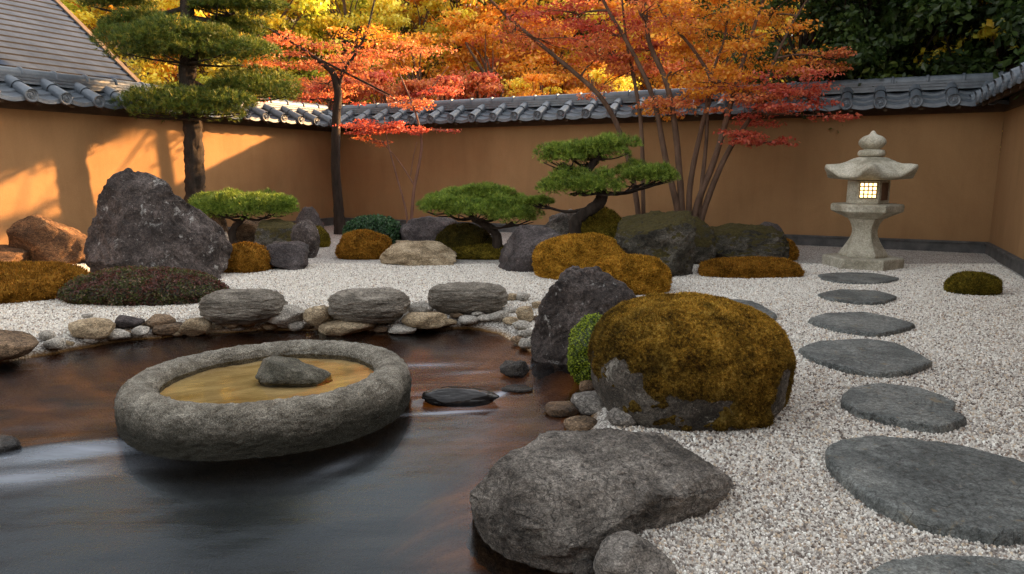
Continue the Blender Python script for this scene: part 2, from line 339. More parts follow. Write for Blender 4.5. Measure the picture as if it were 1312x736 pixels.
def ground_mat():
    m, nt, p = mat_new('gravel_and_stream_bed'); v = coord(nt)
    vo = nt.nodes.new('ShaderNodeTexVoronoi'); vo.inputs['Scale'].default_value = 60; L(nt, v, vo.inputs['Vector'])
    sep = nt.nodes.new('ShaderNodeSeparateColor'); L(nt, vo.outputs['Color'], sep.inputs[0])
    c = ramp(nt, sep.outputs[0], [(0.0, (0.26, 0.225, 0.195)), (0.2, (0.50, 0.46, 0.41)), (0.45, (0.68, 0.64, 0.575)), (1.0, (0.80, 0.76, 0.69))])
    c = mix(nt, ramp(nt, vo.outputs['Distance'], [(0.35, 0.0), (0.75, 0.85)]), c, (0.10, 0.085, 0.075))
    n = noise(nt, v, 1.3, 6, 0.6); c = mix(nt, 0.5, c, ramp(nt, n, [(0.3, 0.78), (0.7, 1.1)]), 'MULTIPLY')
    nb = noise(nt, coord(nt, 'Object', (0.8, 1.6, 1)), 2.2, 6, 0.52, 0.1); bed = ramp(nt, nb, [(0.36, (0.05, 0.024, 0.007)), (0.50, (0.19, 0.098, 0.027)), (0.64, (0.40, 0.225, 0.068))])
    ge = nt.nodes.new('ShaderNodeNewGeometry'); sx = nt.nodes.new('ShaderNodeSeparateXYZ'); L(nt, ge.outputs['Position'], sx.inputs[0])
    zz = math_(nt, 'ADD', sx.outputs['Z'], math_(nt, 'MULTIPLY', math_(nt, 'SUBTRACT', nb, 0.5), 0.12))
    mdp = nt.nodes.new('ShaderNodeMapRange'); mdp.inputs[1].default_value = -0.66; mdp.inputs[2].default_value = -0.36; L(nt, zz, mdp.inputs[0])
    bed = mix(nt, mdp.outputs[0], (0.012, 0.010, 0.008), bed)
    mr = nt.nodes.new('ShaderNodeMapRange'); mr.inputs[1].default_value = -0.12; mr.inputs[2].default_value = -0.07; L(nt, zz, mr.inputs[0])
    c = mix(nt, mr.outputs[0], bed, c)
    L(nt, c, p.inputs['Base Color']); p.inputs['Roughness'].default_value = 0.9; p.inputs['Specular IOR Level'].default_value = 0.2
    inv = math_(nt, 'SUBTRACT', 1.0, vo.outputs['Distance']); bump(nt, p, inv, 0.9, 0.012); return m
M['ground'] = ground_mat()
def water_mat(name, tint, gloss_rough, gloss=(0.76, 0.84, 0.90), foam=None):
    m, nt, p = mat_new(name); nt.nodes.remove(p); out = nt.nodes['Material Output']
    tr = nt.nodes.new('ShaderNodeBsdfTransparent'); tr.inputs[0].default_value = (*tint, 1)
    gl = nt.nodes.new('ShaderNodeBsdfGlossy'); gl.inputs['Roughness'].default_value = gloss_rough; gl.inputs['Color'].default_value = (*gloss, 1)
    fr = nt.nodes.new('ShaderNodeFresnel'); fr.inputs['IOR'].default_value = 1.38
    v = coord(nt, 'Object', (0.35, 1.6, 1)); n = noise(nt, v, 4.0, 4, 0.5)
    b = nt.nodes.new('ShaderNodeBump'); b.inputs['Strength'].default_value = 0.07; b.inputs['Distance'].default_value = 0.05; L(nt, n, b.inputs['Height'])
    L(nt, b.outputs[0], gl.inputs['Normal']); L(nt, b.outputs[0], fr.inputs['Normal'])
    ms = nt.nodes.new('ShaderNodeMixShader'); L(nt, fr.outputs[0], ms.inputs[0]); L(nt, tr.outputs[0], ms.inputs[1]); L(nt, gl.outputs[0], ms.inputs[2])
    last = ms
    if foam:
        a = nt.nodes.new('ShaderNodeAttribute'); a.attribute_name = 'tint'
        df = nt.nodes.new('ShaderNodeBsdfDiffuse'); df.inputs[0].default_value = (*foam, 1)
        m3 = nt.nodes.new('ShaderNodeMixShader'); fn = noise(nt, coord(nt, 'Object', (0.5, 3.5, 1)), 3.0, 5, 0.6)
        L(nt, math_(nt, 'MULTIPLY', a.outputs['Fac'], ramp(nt, fn, [(0.3, 0.35), (0.7, 1.0)])), m3.inputs[0])
        L(nt, ms.outputs[0], m3.inputs[1]); L(nt, df.outputs[0], m3.inputs[2]); last = m3
    L(nt, last.outputs[0], out.inputs['Surface']); return m
M['water'] = water_mat('stream_water', (0.78, 0.56, 0.34), 0.21, foam=(0.55, 0.60, 0.68))
M['basin_water'] = water_mat('still_basin_water', (0.95, 0.88, 0.72), 0.06, gloss=(1.0, 0.93, 0.8))
def attr_mat(name, rough=0.9):
    m, nt, p = mat_new(name); a = nt.nodes.new('ShaderNodeAttribute'); a.attribute_name = 'tint'
    L(nt, a.outputs['Color'], p.inputs['Base Color']); p.inputs['Roughness'].default_value = rough; p.inputs['Specular IOR Level'].default_value = 0.25; return m
M['pebble'] = attr_mat('gravel_pebbles')

# ------------------------------------------------------------------ ground, stream, hill
WL = -0.12                                            # water level
POND = np.array([(-7.0, 3.6), (-5.6, 4.75), (-4.47, 5.27), (-4.26, 5.5), (-3.72, 6.13), (-3.11, 6.53), (-2.48, 6.69), (-1.7, 6.66), (-1.05, 6.6), (-0.44, 6.72),
                 (-0.05, 6.5), (0.22, 5.8), (0.75, 5.35), (0.74, 4.9), (0.64, 4.4), (0.56, 4.0), (0.4, 3.5), (0.42, 2.9), (0.40, 2.5), (0.42, 2.0), (0.4, 1.6), (0.2, 0.3), (-0.5, -1.5), (-7.0, -1.5)])
def sdf(X, Y, P=POND):
    d = np.full(X.shape, 1e9); ins = np.zeros(X.shape, bool); n = len(P)
    for i in range(n):
        a, b = P[i], P[(i + 1) % n]; ex, ey = b - a; wx, wy = X - a[0], Y - a[1]
        t = np.clip((wx * ex + wy * ey) / (ex * ex + ey * ey), 0, 1)
        d = np.minimum(d, (wx - ex * t) ** 2 + (wy - ey * t) ** 2)
        c = (a[1] > Y) != (b[1] > Y)
        with np.errstate(divide='ignore', invalid='ignore'):
            ins ^= c & (X < (b[0] - a[0]) * (Y - a[1]) / (b[1] - a[1]) + a[0])
    return np.where(ins, -1, 1) * np.sqrt(d)
def gridmesh(xs, ys):
    X, Y = np.meshgrid(xs, ys); nx, ny = len(xs), len(ys)
    i = np.arange(ny - 1)[:, None] * nx; j = np.arange(nx - 1)[None, :]
    return X, Y, np.stack([i + j, i + j + 1, i + nx + j + 1, i + nx + j], -1).reshape(-1, 4)
X, Y, F = gridmesh(np.linspace(-13, 11, 300), np.linspace(-4, 19, 290))
d = sdf(X, Y); t = np.clip((0.16 - d) / 0.70, 0, 1); Z = -0.42 * (t * t * (3 - 2 * t)); t2 = np.clip((-0.5 - d) / 1.0, 0, 1); Z = Z - 0.35 * t2 * t2 * (3 - 2 * t2) * np.clip((5.2 - Y) / 1.1, 0, 1)
P3 = np.stack([X, Y, 0 * X], -1).reshape(-1, 3)
Z = Z + 0.010 * fbm(P3 * 0.9, 3, 3).reshape(X.shape) + np.where(d < 0, 0.035 * fbm(P3 * 3.0, 9, 3).reshape(X.shape), 0)
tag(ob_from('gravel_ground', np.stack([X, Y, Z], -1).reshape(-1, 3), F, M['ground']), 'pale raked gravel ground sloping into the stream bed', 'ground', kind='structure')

def ground_z(x, y):
    dd = float(sdf(np.array([x]), np.array([y]))[0]); tt = min(1, max(0, (0.16 - dd) / 0.70)); return -0.42 * tt * tt * (3 - 2 * tt)
def on_ground(px, py, w=0.0, lo=-0.13):
    z = -0.05
    for k in range(8): g = gp(px, py, z); z = 0.5 * z + 0.5 * max(lo, ground_z(g[0], g[1] + 0.35 * w * g[1] / FPX))
    return z
def hill_z(X, Y):
    k = -0.5 * X + 0.866 * Y - 19.5
    return np.clip(k, 0, 60) * 0.34 * np.clip(k / 8, 0, 1) - 0.25
X, Y, F = gridmesh(np.linspace(-160, 160, 121), np.linspace(-60, 220, 105))
Z = hill_z(X, Y) + np.where((-0.5 * X + 0.866 * Y) > 22, 0.6, 0) * fbm(np.stack([X, Y, 0 * X], -1).reshape(-1, 3) * 0.15, 5, 3).reshape(X.shape)
ing = (X > -14) & (X < 12) & (Y > -5) & (Y < 20); Z = np.where(ing, -2.0, Z)
M['hill'] = simple_mat('hill_floor', (0.06, 0.05, 0.015), (0.20, 0.13, 0.035), 0.8, 0.95, 0.5)
tag(ob_from('hill', np.stack([X, Y, Z], -1).reshape(-1, 3), F, M['hill']), 'leaf covered hillside rising behind the garden walls', 'hill', kind='structure')

# stream surface: smooth long-exposure humps where it runs over sunken stones
X, Y, F = gridmesh(np.linspace(-7.2, 1.1, 460), np.linspace(-1.6, 7.1, 460))
Pw = np.stack([X * 0.55 + Y * 0.25, Y * 1.5 - X * 0.5, 0 * X], -1).reshape(-1, 3)
Zw = WL + (0.006 * fbm(Pw * 1.3, 21, 3)).reshape(X.shape)
def hump(cx, cy, rx, ry, ang, h):
    c, s = math.cos(ang), math.sin(ang); u = (X - cx) * c + (Y - cy) * s; v = -(X - cx) * s + (Y - cy) * c
    return h * np.exp(-(u / rx) ** 2 - (v / ry) ** 2)
foam = np.zeros_like(X)
h1 = gp(585, 508, WL); Zw += hump(h1[0], h1[1], 0.24, 0.09, 0.35, 0.038)
for (px, py, rx, ry, ang, k) in [(572, 529, .24, .030, .16, .85), (636, 508, .16, .032, .95, .85), (600, 521, .16, .05, .3, .45), (550, 505, .2, .05, .3, .3), (600, 478, .22, .05, .2, .16), (545, 468, .28, .06, .1, .30),
                                 (665, 470, .09, .025, .5, .6), (668, 498, .09, .018, .05, .45), (110, 580, .42, .10, .36, .55), (40, 610, .40, .14, .3, .40), (10, 590, .14, .02, .4, .35),
                                 (430, 600, .18, .05, .9, .10), (700, 437, .1, .03, .2, .15)]:
    g = gp(px, py, WL); foam = np.maximum(foam, hump(g[0], g[1], rx, ry, ang, k))
g = gp(70, 575, WL); Zw += hump(g[0], g[1], 0.5, 0.14, 0.32, 0.03)
tag(ob_from('stream_water', np.stack([X, Y, Zw], -1).reshape(-1, 3), F, M['water'], col=foam.reshape(-1, 1) * np.ones((1, 3))), 'dark smooth stream water flowing through the garden', 'water', kind='structure')

# ------------------------------------------------------------------ walls with tiled roofs
CL, CR = np.array((-4.68, 18.12)), np.array((8.30, 11.84))
dB = (CR - CL) / np.linalg.norm(CR - CL); nB = np.array((dB[1], -dB[0]))     # along the back wall, and towards the garden
EZ, RZ, BAY = 2.50, 2.83, 0.54
def tiled_wall(name, label, P0, direc, length, shift=0.0, dz=0.0):
    rz = math.atan2(direc[1], direc[0])
    w = empty(name, (P0[0], P0[1], 0), label, 'wall', rz=rz)
    def put(mb, nm, mat, smooth=False):
        o = ob_from(nm, np.concatenate(mb.V), mb.F, mat, None, None, smooth); o.parent = w; return o
    n = max(2, int(length / 0.25)); nz = 12
    b = MB(); xs = np.linspace(0, length, n); zs = np.linspace(-0.3, EZ + 0.12, nz)     # wall body, front face finely divided and slightly uneven
    Xg, Zg, Fg = gridmesh(xs, zs); Yg = 0.012 * fbm(np.stack([Xg, Zg, 0 * Xg + P0[0]], -1).reshape(-1, 3) * 0.8, 7, 3).reshape(Xg.shape)
    b.add(np.stack([Xg, Yg, Zg], -1).reshape(-1, 3), Fg); b.box(0, length, 0.03, 0.36, -0.3, EZ + 0.12); put(b, 'plaster_wall', M['plaster'], True)
    b = MB(); b.box(0, length, -0.05, 0.0, -0.2, 0.165); b.box(0, length, -0.075, 0.0, 0.168, 0.20); put(b, 'baseboard', M['plinth'])
    b = MB(); u = 0.2
    b.box(0, length, -0.035, 0.02, EZ - 0.10, EZ + 0.10)
    while u < length:
        V = np.array([(x, y, z) for x in (u - .035, u + .035) for (y, z) in ((-0.43, EZ - 0.055 + dz), (-0.43, EZ + 0.01 + dz), (0.02, EZ + 0.20 + dz), (0.02, EZ + 0.13 + dz))])
        b.add(V, np.array([(0, 1, 2, 3), (7, 6, 5, 4), (0, 4, 5, 1), (1, 5, 6, 2), (2, 6, 7, 3), (3, 7, 4, 0)])); u += BAY
    V = np.array([(x, y, z) for x in (0, length) for (y, z) in ((-0.445, EZ + 0.012 + dz), (-0.445, EZ + 0.03 + dz), (0.16, EZ + 0.31 + dz), (0.16, EZ + 0.29 + dz))])
    b.add(V, np.array([(0, 1, 2, 3), (7, 6, 5, 4), (0, 4, 5, 1), (1, 5, 6, 2), (2, 6, 7, 3), (3, 7, 4, 0)]))
    put(b, 'eave_timber', M['wood'])
    # tiles: hanging pan tiles in three stepped courses, barrel tiles with round end caps
    b = MB(); NB = int(length / BAY) + 1
    us = np.linspace(0, length, NB * 10 + 1); sag = -0.028 * (1 - np.cos(2 * math.pi * (us - shift) / BAY)) / 2 * 1.6
    for side in (-1, 1):
        rows = []
        for k in range(3):
            for f, up in ((0.0, 0.030), (0.5, 0.015), (1.0, 0.0)):
                s = (k + f) / 3; y = 0.16 + side * (0.63 * (1 - s) + 0.02); z = EZ + 0.05 + 0.30 * s + up + dz
                rows.append(np.stack([us, np.full_like(us, y), z + sag], -1))
        y = 0.16 + side * 0.652
        rows.insert(0, np.stack([us, np.full_like(us, y), np.full_like(us, EZ + 0.012 + dz) + sag * 0.9], -1))
        V = np.stack(rows).reshape(-1, 3); nx = len(us)
        i = np.arange(len(rows) - 1)[:, None] * nx; j = np.arange(nx - 1)[None, :]
        Fq = np.stack([i + j, i + j + 1, i + nx + j + 1, i + nx + j], -1).reshape(-1, 4)
        b.add(V, Fq if side < 0 else Fq[:, ::-1])
    put(b, 'pan_tiles', M['tile'], False)
    b = MB(); u = shift % BAY
    rr = random.Random(hash(name) % 999 if False else len(name))
    while u < length:
        jx = rr.uniform(-0.01, 0.01)
        for side in (-1, 1):
            for k in range(2):
                pts = []
                for f in (0, 1):
                    s = (k + f) / 2; pts.append((u + jx, 0.16 + side * (0.66 * (1 - s) + 0.02), EZ + 0.085 + 0.30 * s + dz))
                ra, rb_ = (0.102, 0.088)
                if side > 0 and False: pass
                V, Fq = tube(np.array([pts[0], [pts[0][0], pts[0][1] * .7 + pts[1][1] * .3, pts[0][2] * .7 + pts[1][2] * .3], pts[1]]), np.array([ra, ra * .97, rb_]), 14)
                b.add(V, Fq)
        yF = 0.16 - 0.683
        prof = [(0.0, 0.006), (0.028, 0.006), (0.034, -0.004), (0.07, -0.004), (0.078, 0.008), (0.104, 0.008), (0.108, 0.0), (0.106, -0.03)]
        a = np.arange(18) / 18 * 2 * math.pi
        V = np.array([(u + jx + r * math.cos(t_), yF - h, EZ + 0.083 + dz + r * math.sin(t_)) for r, h in prof for t_ in a]); nn = 18
        i = np.arange(len(prof) - 1)[:, None] * nn; j = np.arange(nn)[None, :]
        b.add(V, np.stack([i + j, i + nn + j, i + nn + (j + 1) % nn, i + (j + 1) % nn], -1).reshape(-1, 4))
        for q in range(3):                          # three commas of the swirl crest
            a0 = q * 2.094; arc = np.array([(u + jx + rad * math.cos(a0 + th), yF - 0.004, EZ + 0.083 + dz + rad * math.sin(a0 + th)) for th, rad in zip(np.linspace(0, 1.9, 7), np.linspace(0.036, 0.066, 7))])
            V, Fq = tube(arc, np.array([0.013, 0.004]), 6); b.add(V, Fq)
        u += BAY
    put(b, 'barrel_tiles', M['tile'], True)
    b = MB(); yc = 0.16
    for (hw, z0, z1) in ((0.19, RZ - 0.02, RZ + 0.02), (0.15, RZ + 0.02, RZ + 0.035), (0.17, RZ + 0.035, RZ + 0.07), (0.125, RZ + 0.07, RZ + 0.085), (0.145, RZ + 0.085, RZ + 0.12)):
        b.box(0, length, yc - hw, yc + hw, z0 + dz, z1 + dz)
    put(b, 'ridge_courses', M['tile'])
    b = MB(); V, Fq = tube(np.array([(x, yc, RZ + 0.145 + dz) for x in np.linspace(0, length, 60)]), 0.092, 16); b.add(V, Fq)
    u = 0.3
    while u < length:
        V, Fq = tube(np.array([(u - .022, yc, RZ + .145 + dz), (u - .02, yc, RZ + .145 + dz), (u + .02, yc, RZ + .145 + dz), (u + .022, yc, RZ + .145 + dz)]), np.array([0.09, 0.112, 0.112, 0.09]), 16); b.add(V, Fq); u += BAY
    put(b, 'ridge_cap', M['tile'], True)
    return w
Lb = np.linalg.norm(CR - CL)
b = MB(); b.box(-16, 13, -5.4, -5.0, -0.5, 3.2)  # wall and eave out of view, added to shade the rocks from behind
V = np.array([(x, y, z) for x in (-17, 14) for (y, z) in ((-3.2, 2.75), (-3.2, 2.9), (-9.0, 6.4), (-9.0, 6.2))])
b.add(V, np.array([(0, 1, 2, 3), (7, 6, 5, 4), (0, 4, 5, 1), (1, 5, 6, 2), (2, 6, 7, 3), (3, 7, 4, 0)]))
tag(b.build('added_shade_wall', M['wood']), 'unseen dark timber wall and deep eave, added behind the viewer to shade the garden', 'wall', kind='structure')
tiled_wall('garden_wall', 'long ochre plaster wall with grey tiled roof across the back of the garden', CL, dB, Lb, shift=0.12)
tiled_wall('garden_wall', 'ochre wall with tiled roof behind the standing stone, catching warm low sunlight', CL + nB * 13.6, -nB, 13.6, shift=0.06, dz=0.006)
tiled_wall('garden_wall', 'short ochre wall with tiled roof beyond the stone lantern, seen at a steep angle', CR, nB, 11.5, shift=0.25, dz=0.009)

# building behind the left wall: only its big shingled roof shows
def building():
    P0 = np.array((-7.93, 14.70)); al = -nB; out = -dB                      # along the wall (away from us), and outwards
    b_ = empty('building', (P0[0], P0[1], 0), 'building with a large slate shingle roof rising behind the sunlit wall', 'building')
    def pt(u, s, up): q = P0 - al * u + out * s; return (q[0], q[1], 3.35 + 0.76 * s + up)
    b = MB(); eb = MB(); n = 36; st = 6.2 / n
    for k in range(n):
        s0 = -0.35 + k * st
        V = [pt(u, s, z) for u in np.linspace(0, 11, 2) for (s, z) in ((s0, 0.030), (s0 + st * 1.02, 0.0), (s0, -0.02))]
        b.add(V, np.array([(0, 3, 4, 1)])); eb.add(V, np.array([(2, 5, 3, 0)]))
    eb.build('shaded_shingle_edges', simple_mat('shingle_edge_shade', (0.006, 0.006, 0.007), (0.012, 0.012, 0.014), 4, 0.95), b_, (P0[0], P0[1], 0))  # course edges coloured near black in place of shadow lines
    b.build('shingle_roof', M['slate_roof'], b_, (P0[0], P0[1], 0))
    b = MB(); V = [pt(u, s, z) for u in (0.02, -0.09) for s in (-0.4, 5.9) for z in (-0.12, 0.06)]
    b.add(V, np.array([(0, 1, 3, 2), (4, 6, 7, 5), (0, 4, 5, 1), (2, 3, 7, 6), (0, 2, 6, 4), (1, 5, 7, 3)]))
    b.build('verge_board', simple_mat('verge_timber', (0.08, 0.055, 0.035), (0.16, 0.11, 0.07), 5, 0.8), b_, (P0[0], P0[1], 0))
    b = MB(); V = [pt(u, s, 0)[:2] + (z,) for u in (0.4, 10.6) for s in (0.5, 10.5) for z in (-0.3, 3.6)]
    b.add(V, np.array([(0, 1, 3, 2), (4, 6, 7, 5), (0, 4, 5, 1), (2, 3, 7, 6), (0, 2, 6, 4), (1, 5, 7, 3)]))
    b.build('wall', M['plaster'], b_, (P0[0], P0[1], 0))
building()

# ------------------------------------------------------------------ rocks and moss mounds
def shape_verts(seed, sub, p=2.6, cuts=12, rough=1.0, prof=None, strat=1.0, cut_lo=0.62, cut_hi=0.92, planes=()):
    rg = np.random.default_rng(seed); d, F = ico(sub)
    r = (np.abs(d) ** p).sum(1) ** (-1 / p); v = d * r[:, None]
    v = v * (1 + 0.16 * rough * fbm(d * 1.3 + seed * 1.7, seed, 3))[:, None]
    for k in range(cuts):
        n = rg.normal(size=3); n /= np.linalg.norm(n)
        h = (v @ n).max() * rg.uniform(cut_lo, cut_hi)
        v = v - n * (np.clip(v @ n - h, 0, None) * 0.9)[:, None]
    q = v * np.array((1, 1, strat)) + seed * 2.3
    v = v * (1 + 0.10 * rough * fbm(q * 2.1, seed + 5, 4) + 0.045 * rough * fbm(q * 4.5, seed + 9, 4, ridged=True))[:, None]
    for n, h in planes:
        n = np.array(n, float); n /= np.linalg.norm(n); h = (v @ n).max() * h; v = v - n * (np.clip(v @ n - h, 0, None) * 0.95)[:, None]
    lo, hi = v.min(0), v.max(0); v = (v - lo) / (hi - lo) * 2 - 1
    if prof is not None:
        pr = np.array(prof, float); w = (v[:, 2] + 1) / 2; bins = np.linspace(0, 1, 21); bi = np.clip((w * 20).round().astype(int), 0, 20)
        ex = np.ones((2, 21))
        for k in range(21):
            sel = v[bi == k, 0]
            if len(sel): ex[0, k] = max(.25, -sel.min()); ex[1, k] = max(.25, sel.max())
        exl, exr = np.interp(w, bins, ex[0]), np.interp(w, bins, ex[1]); v[:, 0] = np.where(v[:, 0] < 0, v[:, 0] / exl, v[:, 0] / exr)
        v[:, 0] = v[:, 0] * np.interp(w, pr[:, 0], pr[:, 1]) + np.interp(w, pr[:, 0], pr[:, 2])
        v[:, 1] *= np.interp(w, pr[:, 0], 0.35 + 0.65 * pr[:, 1])
    return v, F
def fit(v, x0, x1, yt, yb, zb=0.0, dr=0.8, sink=0.3, Y=None, rz=0.0, H=None):
    """unit shape -> metres, so that it stands where the photograph has it; returns verts and base point"""
    if rz: c, s = math.cos(rz), math.sin(rz); v = v @ np.array([[c, s, 0], [-s, c, 0], [0, 0, 1]])
    xm = (x0 + x1) / 2
    if zb == 'g': zb = on_ground(xm, yb, x1 - x0)
    if Y is None: g = gp(xm, yb, zb); W = (x1 - x0) / FPX * (g[1] * CP + 0.2); cy = g[1] + 0.4 * dr * W
    else: cy = Y; W = (x1 - x0) / FPX * cy
    cx = at(xm, yb, cy)[0]; hz = H or max(0.05, at(xm, yt, cy)[2] - zb)
    for it in range(9):
        P = np.stack([cx + v[:, 0] * W / 2, cy + v[:, 1] * W * dr / 2, zb + hz * ((v[:, 2] + 1) / 2 * (1 + sink) - sink)], -1)
        vis = P[P[:, 2] >= zb - 0.002]
        px, py = proj(vis)
        W *= ((x1 - x0) / max(1e-6, px.max() - px.min())) ** 0.9
        cx += (xm - (px.max() + px.min()) / 2) * cy / FPX * 0.9
        if Y is None: cy *= 1 + 0.9 * (gp(xm, yb, zb)[1] / gp(xm, min(py.max(), 1500), zb)[1] - 1) if py.max() > 235 else 1
        if H is None: hz = max(0.03, hz + 0.85 * (py.min() - yt) / FPX * cy)
    return P, (cx, cy, zb), hz
def detail(P, F, a1=0.012, a2=0.004, s=1.0, seed=0, strat=1.0):
    N = vnormals(P, F); q = P * np.array((1, 1, strat))
    return P + N * (a1 * fbm(q * 7 * s, seed, 4) + a1 * 0.5 * fbm(q * 13 * s, seed + 3, 3, ridged=True) + a2 * fbm(q * 38 * s, seed + 7, 3))[:, None]

def fuzz(P, F, n, ln, wd, rng, cols=None, keep=None, up=0.25, jitter=0.6, want_idx=False):
    c, nn, fi = scatter(P, F, n, rng, keep, True)
    dr_ = nn + np.array((0, 0, up)) + rng.normal(size=(n, 3)) * jitter * 0.5; dr_ /= np.linalg.norm(dr_, axis=1)[:, None]
    s = np.cross(dr_, rng.normal(size=(n, 3))); s /= np.linalg.norm(s, axis=1)[:, None] + 1e-9
    l = ln * rng.uniform(0.5, 1.3, n)[:, None]; w = wd * rng.uniform(0.7, 1.3, n)[:, None]
    V = np.stack([c - s * w - nn * ln * .25, c + s * w - nn * ln * .25, c + dr_ * l], 1).reshape(-1, 3)
    Fz = np.arange(3 * n).reshape(-1, 3)
    t = rng.uniform(0.55, 1.6, (n, 1)) * np.ones((1, 3)) * (1 + rng.normal(size=(n, 3)) * 0.05)
    return (V, Fz, np.repeat(t, 3, 0), fi) if want_idx else (V, Fz, np.repeat(t, 3, 0))
def leaflets(c, nrm, size, rng, asp=0.6, tilt=0.5):
    """small folded diamond leaves"""
    n = len(c); nr = nrm + rng.normal(size=(n, 3)) * tilt; nr /= np.linalg.norm(nr, axis=1)[:, None] + 1e-9
    a = np.cross(nr, rng.normal(size=(n, 3))); a /= np.linalg.norm(a, axis=1)[:, None] + 1e-9; b = np.cross(nr, a)
    s = (size * rng.uniform(0.6, 1.3, n))[:, None]
    V = np.stack([c - a * s, c - b * s * asp + nr * s * .12, c + a * s, c + b * s * asp + nr * s * .12], 1).reshape(-1, 3)
    return V, np.arange(4 * n).reshape(-1, 4)

def rock(name, label, box, mat, seed, sub=5, p=2.6, cuts=12, rough=1.0, prof=None, strat=1.0, group=None, cat='rock', det=(0.012, 0.004), planes=(), **kw):
    v, F = shape_verts(seed, sub, p, cuts, rough, prof, strat, planes=planes)
    P, base, h = fit(v, *box, **kw)
    P = detail(P, F, det[0], det[1], 1.0, seed, strat)
    o = ob_from(name, P, F, M[mat], None, base); return tag(o, label, cat, group)
def mound(name, label, box, mat, seed, n=9000, ln=0.03, wd=0.006, sub=5, p=2.3, group=None, cat='moss', lump=1.0, cuts=3, **kw):
    v, F = shape_verts(seed, sub, p, cuts, 0.7)
    kw.setdefault('sink', 0.45)
    P, base, h = fit(v, *box, **kw); N = vnormals(P, F); W = np.ptp(P[:, 0])
    P = P + N * (lump * W * (0.014 * fbm(P * 9 / max(W, .4), seed, 3) + 0.010 * fbm(P * 24 / max(W, .4), seed + 2, 3, ridged=True)))[:, None]
    rng = np.random.default_rng(seed); keep = (P[F].mean(1)[:, 2] > base[2] - 0.02).astype(float)
    FV, FF, FC = fuzz(P, F, n, ln, wd, rng, keep=keep)
    b = MB(); b.add(P, F, (0.8, 0.8, 0.8)); b.add(FV, FF, FC)
    return tag(b.build(name, M[mat], None, base, True), label, cat, group)

G_ROCK = 'dark boulders set in the moss beds'
# --- left group
rock('standing_stone', 'tall dark upright stone flecked with white lichen, standing before the sunlit wall', (109, 296, 217, 362), 'charcoal', 11, 6, 3.4, 16, 0.9,
     prof=[(0, 1, 0), (.2, 1, 0), (.375, .98, .01), (.51, .875, .005), (.64, .70, -.05), (.78, .54, -.11), (.89, .44, -.125), (.96, .38, -.11), (1, .30, -.09)], planes=[((.15, -1, .25), .6), ((-.6, -.7, .2), .72), ((.8, -.6, .1), .7)], strat=0.6, dr=0.5, sink=0.12, det=(0.045, 0.008))
rock('boulder', 'small grey brown rock leaning on the right foot of the tall standing stone', (262, 297, 296, 350), 'grey', 12, 4, dr=0.8, Y=9.75)
rock('boulder', 'broad brown boulder with a sunlit top, left of the tall standing stone', (8, 124, 275, 358), 'rust', 13, 5, 2.8, 10, dr=0.7, Y=10.6)
rock('boulder', 'sunlit brown boulder cut by the left edge of the photo, above the rusty moss bed', (-70, 39, 313, 366), 'rust', 14, 5, dr=0.8, Y=10.0)
mound('moss_bed', 'flat rusty orange moss bed in front of the sunlit brown boulders', (-160, 120, 338, 393), 'moss_rust', 15, 20000, 0.035, 0.008, dr=0.75, cuts=0)
mound('moss_bed', 'small golden moss bed between the standing stone and the small dark rock', (278, 352, 312, 350), 'moss_rust', 16, 5000, 0.035, 0.008, dr=0.9, cuts=0)
rock('boulder', 'pale rounded rock in shadow under the left end of the low clipped pine', (262, 296, 268, 300), 'brown', 17, 4, Y=12.6, dr=0.8)
rock('boulder', 'pale tan rock behind the trunk of the low clipped pine by the standing stone', (296, 352, 280, 314), 'brown', 18, 4, Y=13.0, dr=0.7)
rock('boulder', 'dark mossy boulder under the right end of the low clipped pine by the standing stone', (322, 388, 280, 326), 'mossy', 19, 5, Y=11.9, dr=0.8, group=G_ROCK)
rock('boulder', 'grey craggy boulder between two mossy rocks, just behind the small dark rock', (372, 410, 281, 331), 'charcoal', 20, 5, Y=11.3, dr=0.9, group=G_ROCK)
mound('moss_mound', 'small olive moss mound at the right end of the left rock group', (390, 423, 290, 317), 'moss_olive', 21, 3000, 0.03, 0.007, dr=0.9)
rock('boulder', 'smooth dark rounded boulder against the corner of the walls', (378, 416, 265, 298), 'charcoal_plain', 22, 5, 2.2, 4, Y=14.3, dr=0.8)
rock('boulder', 'small dark grey boulder on the gravel, right of the standing stone', (331, 396, 309, 347), 'charcoal_plain', 23, 5, 2.6, 10, dr=0.8, group=G_ROCK)

# --- centre group
mound('moss_mound', 'ochre dome of moss on the gravel, left of the flat beige stone', (431, 501, 296, 333), 'moss_rust', 31, 9000, 0.035, 0.008, dr=0.9, cuts=0, p=2.1)
rock('boulder', 'purplish grey boulder behind the flat beige stone and the ochre moss dome', (512, 592, 277, 316), 'charcoal_plain', 32, 5, 2.4, 6, Y=12.2, dr=0.7)
rock('flat_stone', 'flat beige stone lying on the gravel in front of the dark moss hump', (486, 586, 308, 341), 'beige', 33, 5, 2.2, 9, 1.0, dr=0.7, prof=[(0, 1, 0), (.5, 1, 0), (1, .55, -.05)])
mound('moss_mound', 'dark brown moss hump under the spreading low pine', (558, 632, 287, 328), 'moss_dark', 34, 7000, 0.035, 0.008, Y=11.6, dr=0.8, cuts=1)
mound('moss_bed', 'thin olive moss bed around the trunk of the spreading low pine', (572, 668, 314, 333), 'moss_olive', 35, 7000, 0.03, 0.008, dr=0.6, cuts=0)
rock('boulder', 'dark grey sloping boulder on the gravel, right of the spreading low pine', (638, 727, 289, 349), 'charcoal_plain', 36, 5, 2.4, 9, 0.9, dr=0.8, prof=[(0, 1, 0), (.5, .93, .05), (1, .55, .14)])
mound('moss_mound', 'large golden moss dome below the cloud pruned pine', (683, 808, 300, 360), 'moss_gold', 37, 20000, 0.03, 0.007, sub=6, dr=0.8, cuts=0, p=2.15, lump=.7)
